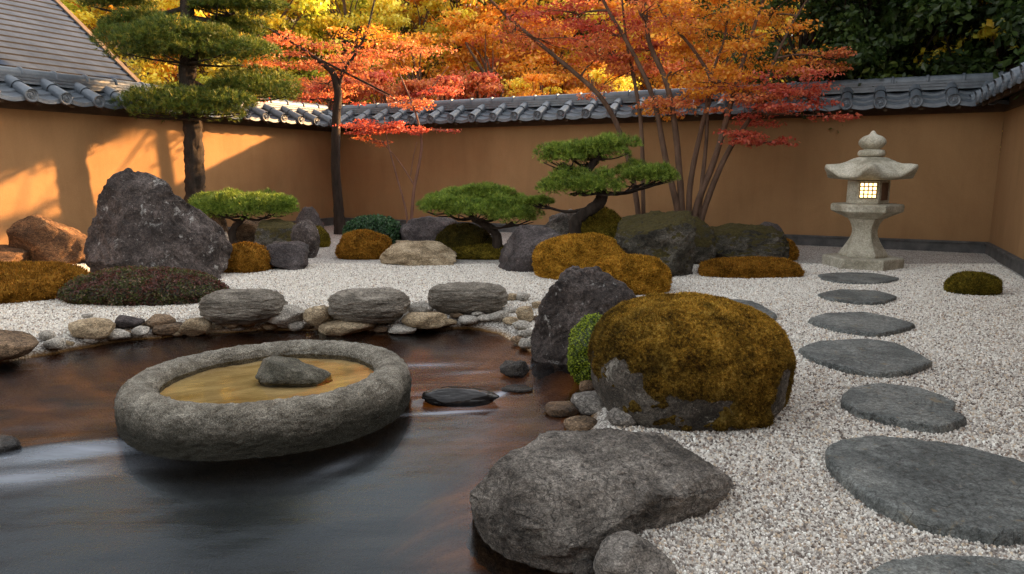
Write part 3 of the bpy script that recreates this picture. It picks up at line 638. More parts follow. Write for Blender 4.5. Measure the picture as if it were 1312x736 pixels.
mound('moss_mound', 'golden moss dome with worn patches, directly behind the pointed dark rock', (752, 859, 328, 379), 'moss_gold', 38, 17000, 0.03, 0.007, dr=0.8, cuts=0, p=2.15, lump=.7)
rock('boulder', 'grey lichened boulder at the left foot of the cloud pruned pine', (694, 745, 268, 312), 'grey', 39, 5, Y=11.2, dr=0.8)
mound('moss_mound', 'dark moss hump behind the trunk of the cloud pruned pine', (724, 806, 264, 318), 'moss_olive', 40, 9000, 0.035, 0.008, Y=11.0, dr=0.8)
rock('boulder', 'large craggy mossy boulder at the foot of the tall red maple', (786, 892, 270, 356), 'mossy', 41, 6, 3.0, 14, 1.1, dr=0.9, det=(0.03, 0.006))
rock('boulder', 'dark mossy boulder close behind the large craggy boulder, on its right side', (846, 918, 276, 340), 'mossy', 42, 5, 2.6, 10, dr=0.9, Y=10.7)
rock('boulder', 'long low dark boulder thinly covered in moss, above the flat rusty moss bed', (886, 1012, 287, 338), 'mossy', 43, 6, 2.6, 9, 1.0, dr=0.6, Y=10.9, det=(0.03, 0.006))
rock('boulder', 'purplish dark rock peeking out behind the right end of the long mossy boulder', (952, 1005, 284, 322), 'charcoal_plain', 44, 4, Y=11.6, dr=0.8)
mound('moss_bed', 'small rusty moss patch at the far right end of the long mossy boulder', (975, 1023, 306, 336), 'moss_rust', 45, 4000, 0.03, 0.008, Y=11.1, dr=0.9, cuts=0)
mound('moss_bed', 'flat rusty brown moss bed on the gravel below the long mossy boulder', (896, 1030, 331, 357), 'moss_rust', 46, 13000, 0.03, 0.007, dr=0.45, cuts=0)
mound('moss_mound', 'lone brown moss dome on the open gravel right of the stone lantern', (1211, 1283, 349, 379), 'moss_olive', 47, 9000, 0.025, 0.006, dr=0.8, cuts=0)

# --- foreground rocks
rock('pointed_rock', 'pointed dark charcoal rock at the water, behind the bright green moss tuft', (680, 816, 342, 470), 'charcoal', 51, 6, 3.0, 12, 0.9,
     prof=[(0, .89, -.12), (.17, .89, -.12), (.42, .9, -.06), (.58, .9, .04), (.75, .86, .13), (.83, .72, .10), (.92, .5, .03), (1, .26, .02)], planes=[((-.35, -.9, .2), .68), ((.5, -.8, .3), .7), ((.1, -.6, .8), .75)], zb=WL, dr=0.7, sink=0.2, det=(0.03, 0.005))
def foreground_rock():
    T = [(600, 608, .17), (638, 578, .20), (696, 561, .22), (769, 543, .22), (820, 546, .22), (900, 557, .20), (926, 588, .17), (926, 616, .14), (880, 632, .14), (822, 640, .15), (756, 660, .14), (700, 668, .13), (640, 645, .14)]
    tw = np.array([gp(*q) for q in T]); c = tw[:, :2].mean(0)
    B = np.array([gp(x, y, WL)[:2] for x, y in [(606, 646), (637, 688), (683, 714), (730, 722), (800, 704), (856, 682), (902, 655), (936, 630)]])
    def polar(P):
        r = np.linalg.norm(P - c, axis=1); return np.arctan2(P[:, 1] - c[1], P[:, 0] - c[0]), r
    n = 420; th = np.linspace(-math.pi, math.pi, n, endpoint=False)
    def interp(a, v): o = np.argsort(a); return np.interp(th, a[o], v[o], period=2 * math.pi)
    at_, rt = polar(tw[:, :2]); rT, zT = interp(at_, rt) * 1.035, interp(at_, tw[:, 2]); ab, rb = polar(B)
    back = np.array([0.5, 1.0, 1.57, 2.1, 2.7]); rB = interp(np.concatenate([ab, back]), np.concatenate([rb, np.interp(back, th, rT) * 1.04])) * 1.03
    rows = []
    for w in np.linspace(0, 1, 44):                       # sides, leaning in a little towards the top edge
        r = rB + (rT - rB) * w ** 1.3; z = -0.30 + (zT + 0.30) * (1 - (1 - w) ** 1.25); rows.append(np.stack([c[0] + r * np.cos(th), c[1] + r * np.sin(th), z], -1))
    for w in np.linspace(0.97, 0.0, 56):                  # nearly level top
        z = zT * w + (1 - w) * 0.205 + 0.012 * (1 - w * w); r = rT * w; rows.append(np.stack([c[0] + r * np.cos(th), c[1] + r * np.sin(th), z], -1))
    V = np.concatenate(rows); m = len(rows); i = np.arange(m - 1)[:, None] * n; j = np.arange(n)[None, :]; q = (j + 1) % n
    F = np.stack([i + j, i + q, i + n + q, i + n + j], -1).reshape(-1, 4); Tr = np.concatenate([F[:, [0, 1, 2]], F[:, [0, 2, 3]]])
    N = vnormals(V, Tr); up = np.clip(N[:, 2], 0, 1)
    for nn, h in [((.1, -.75, .66), .80), ((-.55, -.6, .6), .80), ((.6, -.6, .55), .82), ((.3, -1, .1), .90), ((-.45, -1, .15), .86), ((.9, .1, .5), .9)]:      # broken facets
        nn = np.array(nn) / np.linalg.norm(nn); q_ = (V - np.array((c[0], c[1], 0))) @ nn; h = q_.max() * h; V = V - nn * (np.clip(q_ - h, 0, None) * .9)[:, None]
    V = V + N * ((0.040 - .012 * up) * fbm(V * 2.6, 57, 3))[:, None]
    rf = np.random.default_rng(21); ext0 = V.max(0) - V.min(0); cen0 = (V.max(0) + V.min(0)) / 2
    for k in range(9):                                   # fractured faces
        nn = rf.normal(size=3) * np.array((1, 1, .8)); nn[2] = abs(nn[2]) + .1; nn /= np.linalg.norm(nn); q_ = (V - np.array((c[0], c[1], -.05))) @ nn; h = q_.max() * rf.uniform(.80, .92); V = V - nn * (np.clip(q_ - h, 0, None) * .93)[:, None]
    k_ = ext0 / (V.max(0) - V.min(0)); V = cen0 + (V - (V.max(0) + V.min(0)) / 2) * k_ * np.array((1.02, 1.02, 1.0))
    V = V + N * (0.012 * fbm(V * 4.2, 58, 4) + 0.017 * fbm(V * np.array((7, 7, 12)), 59, 5, ridged=True) + 0.007 * fbm(V * 26, 60, 4) + 0.003 * fbm(V * 70, 61, 3))[:, None]
    tag(ob_from('foreground_rock', V, F, M['rough'], None, (c[0], c[1], 0)), 'broad flat topped grey rock at the near edge of the stream', 'rock')
foreground_rock()

def moss_boulder():
    v, F = shape_verts(53, 6, 2.5, 0, 0.22)
    P, base, h = fit(v, 757, 1013, 381, 553, dr=0.9, sink=0.25)
    P = detail(P, F, 0.010, 0.003, 1.0, 53); N = vnormals(P, F)
    w = empty('moss_boulder', base, 'big round boulder capped with thick golden moss beside the stream', 'rock')
    ob_from('stone', P, F, M['mossstone'], w, base)
    c = np.array(base); rel = (P - c) / np.array((np.ptp(P[:, 0]) / 2, np.ptp(P[:, 1]) / 2, h))
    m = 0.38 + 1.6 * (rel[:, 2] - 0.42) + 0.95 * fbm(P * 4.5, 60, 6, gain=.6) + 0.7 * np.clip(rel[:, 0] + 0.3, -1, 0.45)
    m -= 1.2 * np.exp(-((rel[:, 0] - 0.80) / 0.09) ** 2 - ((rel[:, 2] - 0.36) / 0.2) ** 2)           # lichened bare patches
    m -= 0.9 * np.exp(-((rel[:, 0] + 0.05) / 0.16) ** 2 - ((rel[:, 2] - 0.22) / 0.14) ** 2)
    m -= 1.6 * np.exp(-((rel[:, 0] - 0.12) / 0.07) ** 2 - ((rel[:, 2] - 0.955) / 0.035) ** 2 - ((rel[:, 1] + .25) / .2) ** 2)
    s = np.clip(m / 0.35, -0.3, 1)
    Q = P + N * (0.016 * s + 0.020 * s.clip(0) * (fbm(P * 13, 61, 4) + 0.5 * fbm(P * 30, 62, 3, ridged=True)))[:, None]
    kf = (m[F].max(1) > 0.02) & (P[F][:, :, 2].max(1) > -0.05); Fm = F[kf]
    rng = np.random.default_rng(53); keep = np.clip(m[Fm].mean(1) / 0.3, 0.05, 1) ** 1.3
    FV, FF, FC, fidx = fuzz(Q, Fm, 100000, 0.014, 0.0028, rng, keep=keep, up=-0.05, jitter=1.1, want_idx=True)
    thin = np.array((.30, .33, .42)) + (1 - np.array((.30, .33, .42))) * np.clip((m - 0.15) / 1.25, 0, 1)[:, None]     # moss tint darker and more olive towards thin edges and lower down
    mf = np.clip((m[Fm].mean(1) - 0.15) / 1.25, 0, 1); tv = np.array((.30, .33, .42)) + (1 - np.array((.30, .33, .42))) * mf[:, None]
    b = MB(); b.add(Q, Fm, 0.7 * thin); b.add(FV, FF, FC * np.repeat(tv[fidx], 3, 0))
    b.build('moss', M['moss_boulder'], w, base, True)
M['moss_boulder'] = moss_mat('thick_golden_moss', [(0.06, 0.034, 0.007), (0.25, 0.135, 0.018), (0.52, 0.295, 0.038), (0.78, 0.50, 0.11)], 5.5)
moss_boulder()

def green_tuft():
    v, F = shape_verts(54, 4, 2.1, 2, 0.8); P, base, h = fit(v, 730, 788, 402, 467, zb=-0.05, Y=4.92, dr=0.9)
    P = P + vnormals(P, F) * (0.035 * fbm(P * 13, 4, 3))[:, None]
    rng = np.random.default_rng(8); c, n = scatter(P, F, 9000, rng); c = c + n * rng.uniform(-.012, .016, (9000, 1))
    V, Fl = leaflets(c, n, np.full(9000, 0.0085), rng, 0.6, 0.7)
    pal = np.array([(0.24, 0.32, 0.015), (0.38, 0.46, 0.03), (0.15, 0.22, 0.012), (0.50, 0.56, 0.06)]); k = rng.choice(4, 9000, p=[.4, .3, .2, .1])
    b = MB(); b.add(P, F, (0.05, 0.08, 0.008)); b.add(V, Fl, np.repeat(pal[k], 4, 0))
    tag(b.build('moss_tuft', M['leaf'], None, base), 'bright yellow green tuft between the pointed rock and the big mossy boulder', 'plant')
green_tuft()
def low_shrub(name, label, box, seed, n, size, pal, pw, base_col, tall=0.03, **kw):
    v, F = shape_verts(seed, 5, 2.2, 2, 0.8); P, base, h = fit(v, *box, **kw)
    P = P + vnormals(P, F) * (0.03 * fbm(P * 8, seed, 4))[:, None]
    keep = (P[F].mean(1)[:, 2] > base[2] - .02) * 1.0
    rng = np.random.default_rng(seed); c, nn = scatter(P, F, n, rng, keep); c = c + nn * (rng.uniform(-.3, 1, (n, 1)) ** 3) * tall
    V, Fl = leaflets(c, nn, np.full(n, size), rng, 0.55, 0.9); pal = np.array(pal)
    f = fbm(c * 5, seed + 3, 3) + rng.normal(size=n) * 0.25; k = np.digitize(f, np.quantile(f, np.cumsum(pw)[:-1]))
    b = MB(); b.add(P, F, base_col); b.add(V, Fl, np.repeat(pal[k] * rng.uniform(.7, 1.35, (n, 1)), 4, 0))
    return tag(b.build(name, M['leaf'], None, base), label, 'shrub')
low_shrub('creeping_shrub', 'low creeping shrub of dull red and green leaves in front of the standing stone', (75, 294, 344, 392), 61, 22000, 0.016,
          [(0.15, 0.055, 0.04), (0.10, 0.055, 0.025), (0.07, 0.08, 0.02), (0.11, 0.12, 0.025), (0.24, 0.15, 0.09)], [.3, .25, .25, .15, .05], (0.03, 0.025, 0.012), dr=0.5, sink=0.5)
low_shrub('juniper_shrub', 'blue green rounded shrub behind the ochre moss dome', (441, 516, 278, 318), 62, 9000, 0.03,
          [(0.03, 0.075, 0.03), (0.05, 0.12, 0.045), (0.08, 0.17, 0.07)], [.4, .4, .2], (0.012, 0.03, 0.012), Y=12.3, dr=0.8, tall=0.05)

# --- flat stones and cobbles along the stream
G_FLAT = 'flat stones along the far bank'
rock('bank_stone', 'broad flat slab on the far bank, nearest to the creeping shrub', (254, 369, 370, 416), 'slab', 71, 6, 3.0, 0, 0.5, prof=[(0, .66, 0), (.35, .96, 0), (.55, 1, 0), (.8, .93, .0), (1, .68, .02)], strat=3, dr=0.62, sink=0.05, zb='g', group=G_FLAT, cat='stone')
rock('bank_stone', 'flat slab in the middle of the far bank, behind a round beige cobble', (420, 526, 369, 415), 'slab', 72, 6, 3.0, 0, 0.5, prof=[(0, .66, 0), (.35, .96, 0), (.55, 1, 0), (.8, .93, .0), (1, .68, .02)], strat=3, dr=0.62, sink=0.05, zb='g', group=G_FLAT, cat='stone')
rock('bank_stone', 'thick blocky slab on the far bank nearest to the pointed rock', (548, 651, 362, 403), 'slab', 73, 6, 3.4, 0, 0.45, prof=[(0, .70, 0), (.35, .97, 0), (.6, 1, 0), (.85, .94, 0), (1, .74, 0)], strat=3, dr=0.55, sink=0.05, zb='g', group=G_FLAT, cat='stone')
G_COB = 'cobbles lining the far bank'
for (bx, mt, sd, lb) in [
    ((-60, 50, 422, 464), 'brown', 81, 'brown rounded cobble on the far bank at the left edge of the photo'),
    ((87, 149, 407, 435), 'beige', 82, 'tan oblong cobble on the far bank, left of a dark blue grey one'),
    ((146, 186, 404, 421), 'charcoal_plain', 83, 'dark blue grey cobble behind the tan oblong cobble'),
    ((184, 226, 402, 421), 'brown', 84, 'reddish brown flat cobble between the dark cobble and the first slab'),
    ((194, 240, 412, 430), 'brown', 85, 'tan flat cobble at the waterline below the reddish cobble'),
    ((228, 272, 407, 430), 'beige', 86, 'beige cobble at the waterline just left of the first slab'),
    ((338, 392, 390, 418), 'pale', 87, 'pale grey oval cobble against the right end of the first slab'),
    ((388, 428, 391, 419), 'beige', 88, 'yellowish cobble against the left end of the middle slab'),
    ((404, 482, 402, 431), 'beige', 89, 'large round beige cobble in front of the middle slab'),
    ((514, 574, 400, 422), 'beige', 90, 'oval beige cobble between the middle slab and the blocky slab'),
    ((522, 556, 386, 404), 'pale', 91, 'pale grey cobble tucked behind the oval beige cobble'),
    ((661, 684, 392, 414), 'beige', 92, 'small upright beige cobble between the blocky slab and the pointed rock'),
    ((134, 170, 421, 437), 'pale', 93, 'pale flat cobble at the waterline below the tan oblong cobble'),
    ((497, 536, 415, 428), 'pale', 94, 'flat pale cobble at the waterline under the oval beige cobble'),
]:
    rock('cobble', lb, bx, mt, sd, 4, 2.3, 6, 0.8, dr=0.8, sink=0.1, zb='g', group=G_COB, cat='stone', det=(0.004, 0.002))
rg = random.Random(5)
def pebble_row(spots, label, group, mats=('pale', 'beige', 'pale', 'brown')):
    for k, (px, py, w) in enumerate(spots):
        hgt = w * rg.uniform(0.40, 0.6)
        rock('shore_pebble', label, (px - w / 2, px + w / 2, py - hgt, py), mats[rg.randrange(len(mats))], 300 + int(px * 3 + py), 3, 2.3, 5, 0.8, dr=rg.uniform(.7, 1.0), sink=0.1, zb='g', cat='pebble', group=group, det=(0.002, 0.001))
pebble_row([(70, 448, 30), (60, 436, 22), (88, 446, 18), (118, 440, 22), (158, 436, 24), (180, 430, 24), (206, 431, 22), (228, 431, 18), (252, 430, 16), (112, 408, 16), (176, 420, 18)],
           'small pebble at the waterline of the far bank, left of the first flat slab', 'pebbles at the waterline on the left')
pebble_row([(276, 424, 24), (296, 420, 28), (318, 419, 20), (334, 414, 20), (346, 423, 22), (366, 420, 26), (380, 424, 22), (396, 422, 16), (264, 414, 18), (306, 424, 18)],
           'small pebble at the waterline between the first flat slab and the round beige cobble', 'pebbles at the waterline below the first slab')
pebble_row([(488, 427, 18), (540, 410, 18), (556, 408, 16), (575, 418, 22), (586, 408, 20), (600, 416, 26), (612, 405, 18), (622, 412, 22), (640, 411, 26), (652, 402, 20), (655, 416, 22), (668, 423, 24),
            (674, 432, 22), (664, 440, 20), (676, 446, 24), (688, 412, 16), (670, 386, 20), (655, 386, 22), (690, 396, 18), (684, 440, 16)],
           'small pebble between the blocky slab and the pointed dark rock', 'pebbles beside the pointed rock')
for (bx, mt, sd, lb) in [
    ((731, 787, 500, 534), 'grey', 101, 'grey pebble against the left foot of the big mossy boulder, largest of three'),
    ((777, 821, 518, 547), 'grey', 102, 'smaller brownish grey pebble between the big mossy boulder and the flat topped rock'),
    ((722, 768, 533, 556), 'brown', 103, 'brown flat pebble touching the back edge of the flat topped rock'),
    ((698, 742, 514, 536), 'wetbrown', 104, 'wet orange brown stone lying in the shallow water by the grey pebbles'),
    ((742, 764, 487, 504), 'wetbrown', 105, 'wet brown pebble at the waterline under the bare side of the big mossy boulder'),
    ((760, 868, 680, 760), 'grey', 106, 'rounded grey brown cobble at the bottom edge of the photo, beside the gravel'),
    ((735, 764, 716, 752), 'wet', 107, 'dark wet stone in the water under the near side of the flat topped rock')]:
    rock('cobble', lb, bx, mt, sd, 5, 2.3, 5, 0.7, dr=0.85, zb='g' if sd != 107 else -0.13, cat='stone', det=(0.004, 0.0015))
rock('wet_rock', 'dark wet rock breaking the water between the basin and the pointed rock', (640, 678, 462, 482), 'wet', 111, 4, zb=WL + 0.004, dr=0.7, cat='stone')
rock('wet_rock', 'thin dark wet rock just above the water, nearest to the brown stream stones', (642, 684, 494, 503), 'wet', 112, 4, zb=WL + 0.004, dr=0.5, cat='stone')
rock('wet_rock', 'small wet rock in the stream at the left edge of the photo', (-40, 30, 556, 584), 'wet', 113, 4, zb=WL, dr=0.6, cat='stone')
rock('wet_rock', 'smooth dark hump of rock washed by running water right of the basin', (540, 640, 495, 521), 'wetsmooth', 117, 5, 2.2, 3, 0.8, zb=WL + .005, dr=0.42, rz=0.25, cat='stone', det=(0.003, 0.0))

# --- stepping stones
def stepping(label, pts, seed, th=0.05):
    P = np.array([gp(x, y, th)[:2] for x, y in pts]); n0 = len(P); c = P.mean(0); n = 160
    Q = np.vstack([P[-1:], P, P[:2]]); out = []
    for i in range(n0):
        for t in np.linspace(0, 1, max(2, n // n0), endpoint=False):
            a, b, c_, d_ = Q[i:i + 4]; L_ = b + (c_ - b) * t
            Cr = 0.5 * (2 * b + (c_ - a) * t + (2 * a - 5 * b + 4 * c_ - d_) * t * t + (3 * b - a - 3 * c_ + d_) * t ** 3); out.append(0.45 * L_ + 0.55 * Cr)
    E = np.array(out); k = len(E); V = []
    E3 = np.stack([E[:, 0], E[:, 1], np.full(k, seed * 1.0)], -1); nd = (E - c) / np.linalg.norm(E - c, axis=1)[:, None]
    E = E + nd * (0.022 * fbm(E3 * 6, seed, 5) + 0.012 * fbm(E3 * 18, seed + 3, 3, ridged=True))[:, None]
    rings = [(1.0, -0.05, .012), (1.0, th * .45, .014), (0.992, th * .85, .008), (0.965, th, .003), (0.93, th, 0), (0.87, th, 0), (0.8, th, 0), (0.73, th, 0), (0.65, th, 0), (0.57, th, 0), (0.48, th, 0), (0.39, th, 0), (0.3, th, 0), (0.2, th, 0), (0.1, th, 0)]
    for q, (s, z, j) in enumerate(rings):
        p = c + (E - c) * s + nd * (j * fbm(E3 * 16 + q * 5, seed + q, 3))[:, None]
        V.append(np.stack([p[:, 0], p[:, 1], np.full(k, z)], -1))
    V = np.concatenate(V); top = V[:, 2] > th * .8
    V[top, 2] += 0.006 * fbm(V[top] * np.array((3, 3, 0)) + seed, seed, 4) + 0.004 * fbm(V[top] * np.array((11, 11, 0)) + seed, seed, 4, ridged=True)
    i = np.arange(len(rings) - 1)[:, None] * k; j = np.arange(k)[None, :]; jj = (j + 1) % k
    F = np.stack([i + j, i + jj, i + k + jj, i + k + j], -1).reshape(-1, 4)
    V = np.vstack([V, [[c[0], c[1], th]]]); last = (len(rings) - 1) * k; T = np.stack([last + np.arange(k), last + (np.arange(k) + 1) % k, np.full(k, len(V) - 1)], -1)
    o = ob_from('stepping_stone', V, [F, T], M['slate'], None, (c[0], c[1], 0)); return tag(o, label, 'stepping stone', 'stepping stones leading to the lantern')
stepping('thin far stepping stone touching the base of the stone lantern', [(1049, 352), (1075, 349), (1120, 350), (1151, 356), (1135, 361), (1090, 362), (1060, 358)], 1, 0.03)
stepping('second stepping stone from the lantern, narrow and pointed at its right end', [(1049, 376), (1075, 371), (1120, 372), (1149, 380), (1130, 387), (1100, 387), (1065, 383)], 2, 0.035)
stepping('third stepping stone from the lantern, with a notched right edge', [(1037, 409), (1060, 401), (1110, 400), (1150, 408), (1172, 416), (1145, 424), (1122, 427), (1070, 420)], 3, 0.04)
stepping('wide leaf shaped stepping stone, fourth from the lantern', [(1026, 446), (1050, 437), (1110, 434), (1150, 440), (1193, 462), (1168, 473), (1130, 477), (1085, 471), (1045, 459)], 4, 0.045)
stepping('rounded stepping stone with a tan stained corner and a notch on its right', [(1079, 512), (1090, 496), (1130, 491), (1180, 497), (1222, 514), (1220, 526), (1238, 535), (1205, 545), (1170, 541), (1100, 526)], 5)
stepping('largest dark slate stepping stone, close to the viewer at the right edge', [(1057, 580), (1075, 563), (1130, 558), (1220, 568), (1300, 588), (1350, 612), (1352, 652), (1310, 680), (1265, 680), (1180, 662), (1125, 640), (1085, 612)], 6, 0.06)
stepping('nearest stepping stone, cut by the bottom edge of the photo', [(1105, 740), (1140, 718), (1200, 711), (1260, 714), (1330, 722), (1400, 745), (1390, 790), (1250, 800), (1130, 775)], 7)
stepping('stepping stone set apart, half hidden behind the big mossy boulder', [(860, 392), (885, 385), (925, 383), (962, 385), (990, 399), (994, 406), (975, 409), (940, 402), (890, 402)], 8, 0.04)

# ------------------------------------------------------------------ stone basin in the stream
def basin():
    c = (-1.579, 4.334, 0.023); rot = 0.396; A, B = 0.911, 0.823
    tilt = R(2.0)
    w = empty('stone_basin', c, 'round stone water basin with a thick rough rim, standing in the stream', 'basin', rz=rot)
    n = 420
    prof = [(0.7, -.50), (0.90, -.42), (0.965, -.30), (.98, -.2), (0.995, -.10), (1.0, -.02), (0.990, .05), (0.962, .098), (0.915, .128), (0.862, .138), (0.80, .131), (0.758, .110), (0.732, .07), (0.716, .01), (0.5, -.04), (0.2, -.04), (0.02, -.04)]
    pr = smoothline(np.array([(r, 0, z) for r, z in prof]), 9); a = np.arange(n) / n * 2 * math.pi; m = len(pr)
    rr = 1 + 0.022 * fbm(np.stack([np.cos(a) * 1.2, np.sin(a) * 1.2, 0 * a], -1), 3, 3)
    V = np.stack([A * np.outer(pr[:, 0], np.cos(a) * rr), B * np.outer(pr[:, 0], np.sin(a) * rr), np.repeat(pr[:, 2][:, None], n, 1)], -1).reshape(-1, 3)
    i = np.arange(m - 1)[:, None] * n; j = np.arange(n)[None, :]; q = (j + 1) % n
    F = np.stack([i + j, i + q, i + n + q, i + n + j], -1).reshape(-1, 4); T = np.concatenate([F[:, [0, 1, 2]], F[:, [0, 2, 3]]])
    N = vnormals(V, T); V = V + N * (0.010 * fbm(V * 4, 5, 3) + 0.006 * fbm(V * 14, 6, 3) + 0.012 * fbm(V * np.array((22, 22, 48)), 8, 4))[:, None]
    o = ob_from('rim', V, F, M['granite']); o.parent = w
    k = 90; a = np.arange(k) / k * 2 * math.pi; rs = np.array([0.76, 0.5, 0.25, 0.02])
    V = np.stack([A * np.outer(rs, np.cos(a)), B * np.outer(rs, np.sin(a)), np.full((4, k), 0.062)], -1).reshape(-1, 3)
    i = np.arange(3)[:, None] * k; j = np.arange(k)[None, :]; q = (j + 1) % k
    o = ob_from('water', V, np.stack([i + j, i + n * 0 + k + j, i + k + q, i + q], -1).reshape(-1, 4)[:, ::-1], M['basin_water']); o.parent = w
    ms = simple_mat('basin_silt', (0.30, 0.19, 0.07), (0.92, 0.74, 0.44), 2.2, 0.9, 0.2, (0.6, 2.0, 1))
    V2 = V.copy(); V2[:, 2] = 0.030 + 0.012 * fbm(V * 4, 2, 3)
    o = ob_from('silt', V2, np.stack([i + j, i + k + j, i + k + q, i + q], -1).reshape(-1, 4)[:, ::-1], ms); o.parent = w
basin()
rock('basin_rock', 'small wedge shaped grey rock standing in the water of the stone basin', (327, 424, 457, 492), 'basinrock', 121, 5, 2.4, 3, 0.7, planes=[((.55, -.1, .83), .62), ((-.8, -.3, .5), .75)], zb=0.085, dr=0.6, prof=[(0, 1, 0), (.35, .88, -.10), (.65, .66, -.28), (.85, .48, -.42), (1, .3, -.45)], det=(0.006, 0.003), cat='stone')

# ------------------------------------------------------------------ stone lantern
def lantern():
    g = gp(1106, 342); c = (g[0], g[1] + 0.05, 0.0); face = math.atan2(-c[0], c[1])      # a flat side looks at the viewer
    w = empty('stone_lantern', c, 'carved pale stone lantern with a lit lattice window, standing at the end of the path', 'lantern', rz=face)
    st = M['lantern']; h6 = R(30)                                                          # corners at 30 + 60 k: a flat face towards -y
    def part(nm, prof, n=6, rot=None, bev=0.012, smooth=False, parent=w):
        b = MB(); b.lathe(prof, n, rot=h6 - R(30) if rot is None else rot)
        o = ob_from(nm, np.concatenate(b.V), b.F, st, None, None, smooth); o.parent = parent
        if bev:
            md = o.modifiers.new('bevel', 'BEVEL'); md.width = bev; md.segments = 2; md.limit_method = 'ANGLE'; md.angle_limit = R(25)
        return o
    part('base', [(0.555, -0.1), (0.555, 0.14), (0.54, 0.155)])
    ps = smoothline(np.array([(0.33, 0, .156), (0.325, 0, .21), (0.25, 0, .33), (0.185, 0, .46), (0.175, 0, .56), (0.205, 0, .66), (0.25, 0, .725)]), 4)
    part('post', [(r, z) for r, _, z in ps], bev=0.006)
    part('platform', [(0.27, .727), (0.335, .765), (0.42, .80), (0.49, .835), (0.495, .925), (0.47, .945)])
    fb = part('firebox', [(0.285, .947), (0.285, 1.285)], bev=0.008)
    # lit window on the face looking at the garden, brown openings on the faces beside it
    ap = 0.285 * math.cos(R(30)); b = MB(); b.box(-0.11, 0.11, -ap - 0.004, -ap + 0.012, 1.035, 1.255)
    m, nt, p = mat_new('lamp_paper'); p.inputs['Base Color'].default_value = (0.9, 0.75, 0.45, 1); p.inputs['Emission Color'].default_value = (1.0, 0.66, 0.25, 1); p.inputs['Emission Strength'].default_value = 1.0
    o = ob_from('lit_pane', np.concatenate(b.V), b.F, m, None, None, False); o.parent = fb; o['label'] = 'glowing warm yellow paper pane'
    b = MB()
    for k in range(5):
        q = -0.11 + 0.22 * k / 4; b.box(q - .008, q + .008, -ap - 0.020, -ap - 0.005, 1.028, 1.262)
        z = 1.035 + 0.22 * k / 4; b.box(-.117, .117, -ap - 0.018, -ap - 0.0065, z - .008, z + .008)
    o = ob_from('lattice', np.concatenate(b.V), b.F, M['lattice'], None, None, False); o.parent = fb
    for s in (-1, 1):
        b = MB(); b.box(-0.085, 0.085, -ap - 0.006, -ap + 0.01, 1.0, 1.255); V = np.concatenate(b.V); an = R(60) * s; cs, sn = math.cos(an), math.sin(an)
        V = V @ np.array([[cs, sn, 0], [-sn, cs, 0], [0, 0, 1]])
        o = ob_from('side_opening', V, b.F, M['brownstone'] if s > 0 else st, None, None, False); o.parent = fb
    # roof: six upturned corners, scalloped edge
    n = 144; a = np.arange(n) / n * 2 * math.pi; cor = np.abs(np.cos(3 * (a + R(90)))) ; sc = np.cos(6 * (a + R(90)))
    lift = ((sc + 1) / 2) ** 3; V = []
    prof = [(0.05, 1.292, 0, 0), (0.30, 1.290, 0, 0), (0.56, 1.318, .4, .5), (0.64, 1.335, .9, 1), (0.665, 1.36, 1.0, 1), (0.655, 1.395, 1.0, 1), (0.59, 1.435, .75, .8), (0.48, 1.50, .25, .5), (0.36, 1.565, 0.0, .3), (0.26, 1.605, 0, .1), (0.20, 1.622, 0, 0), (0.02, 1.625, 0, 0)]
    for r, z, lf, sh in prof:
        rad = r * 0.89 * (1 + 0.15 * sh * lift - 0.03 * sh * (1 - lift)); V.append(np.stack([rad * np.cos(a), rad * np.sin(a), z + 0.12 * lf * lift - 0.02 * lf * (1 - lift)], -1))
    k = len(prof); V = np.concatenate(V); i = np.arange(k - 1)[:, None] * n; j = np.arange(n)[None, :]; q = (j + 1) % n
    V = V + 0.006 * fbm(V * 14, 4, 3)[:, None]
    o = ob_from('roof', V, [np.stack([i + j, i + q, i + n + q, i + n + j], -1).reshape(-1, 4), np.array([list(range(n))[::-1]]), np.array([list(range(len(V) - n, len(V)))])], st); o.parent = w
    fp = smoothline(np.array([(0.10, 0, 1.622), (0.165, 0, 1.635), (0.185, 0, 1.675), (0.165, 0, 1.72), (0.105, 0, 1.735), (0.13, 0, 1.755), (0.18, 0, 1.81), (0.175, 0, 1.87), (0.125, 0, 1.92), (0.055, 0, 1.95), (0.03, 0, 1.985), (0.008, 0, 2.005)]), 4)
    part('finial', [(r, z) for r, _, z in fp], 32, bev=0, smooth=True)
lantern()

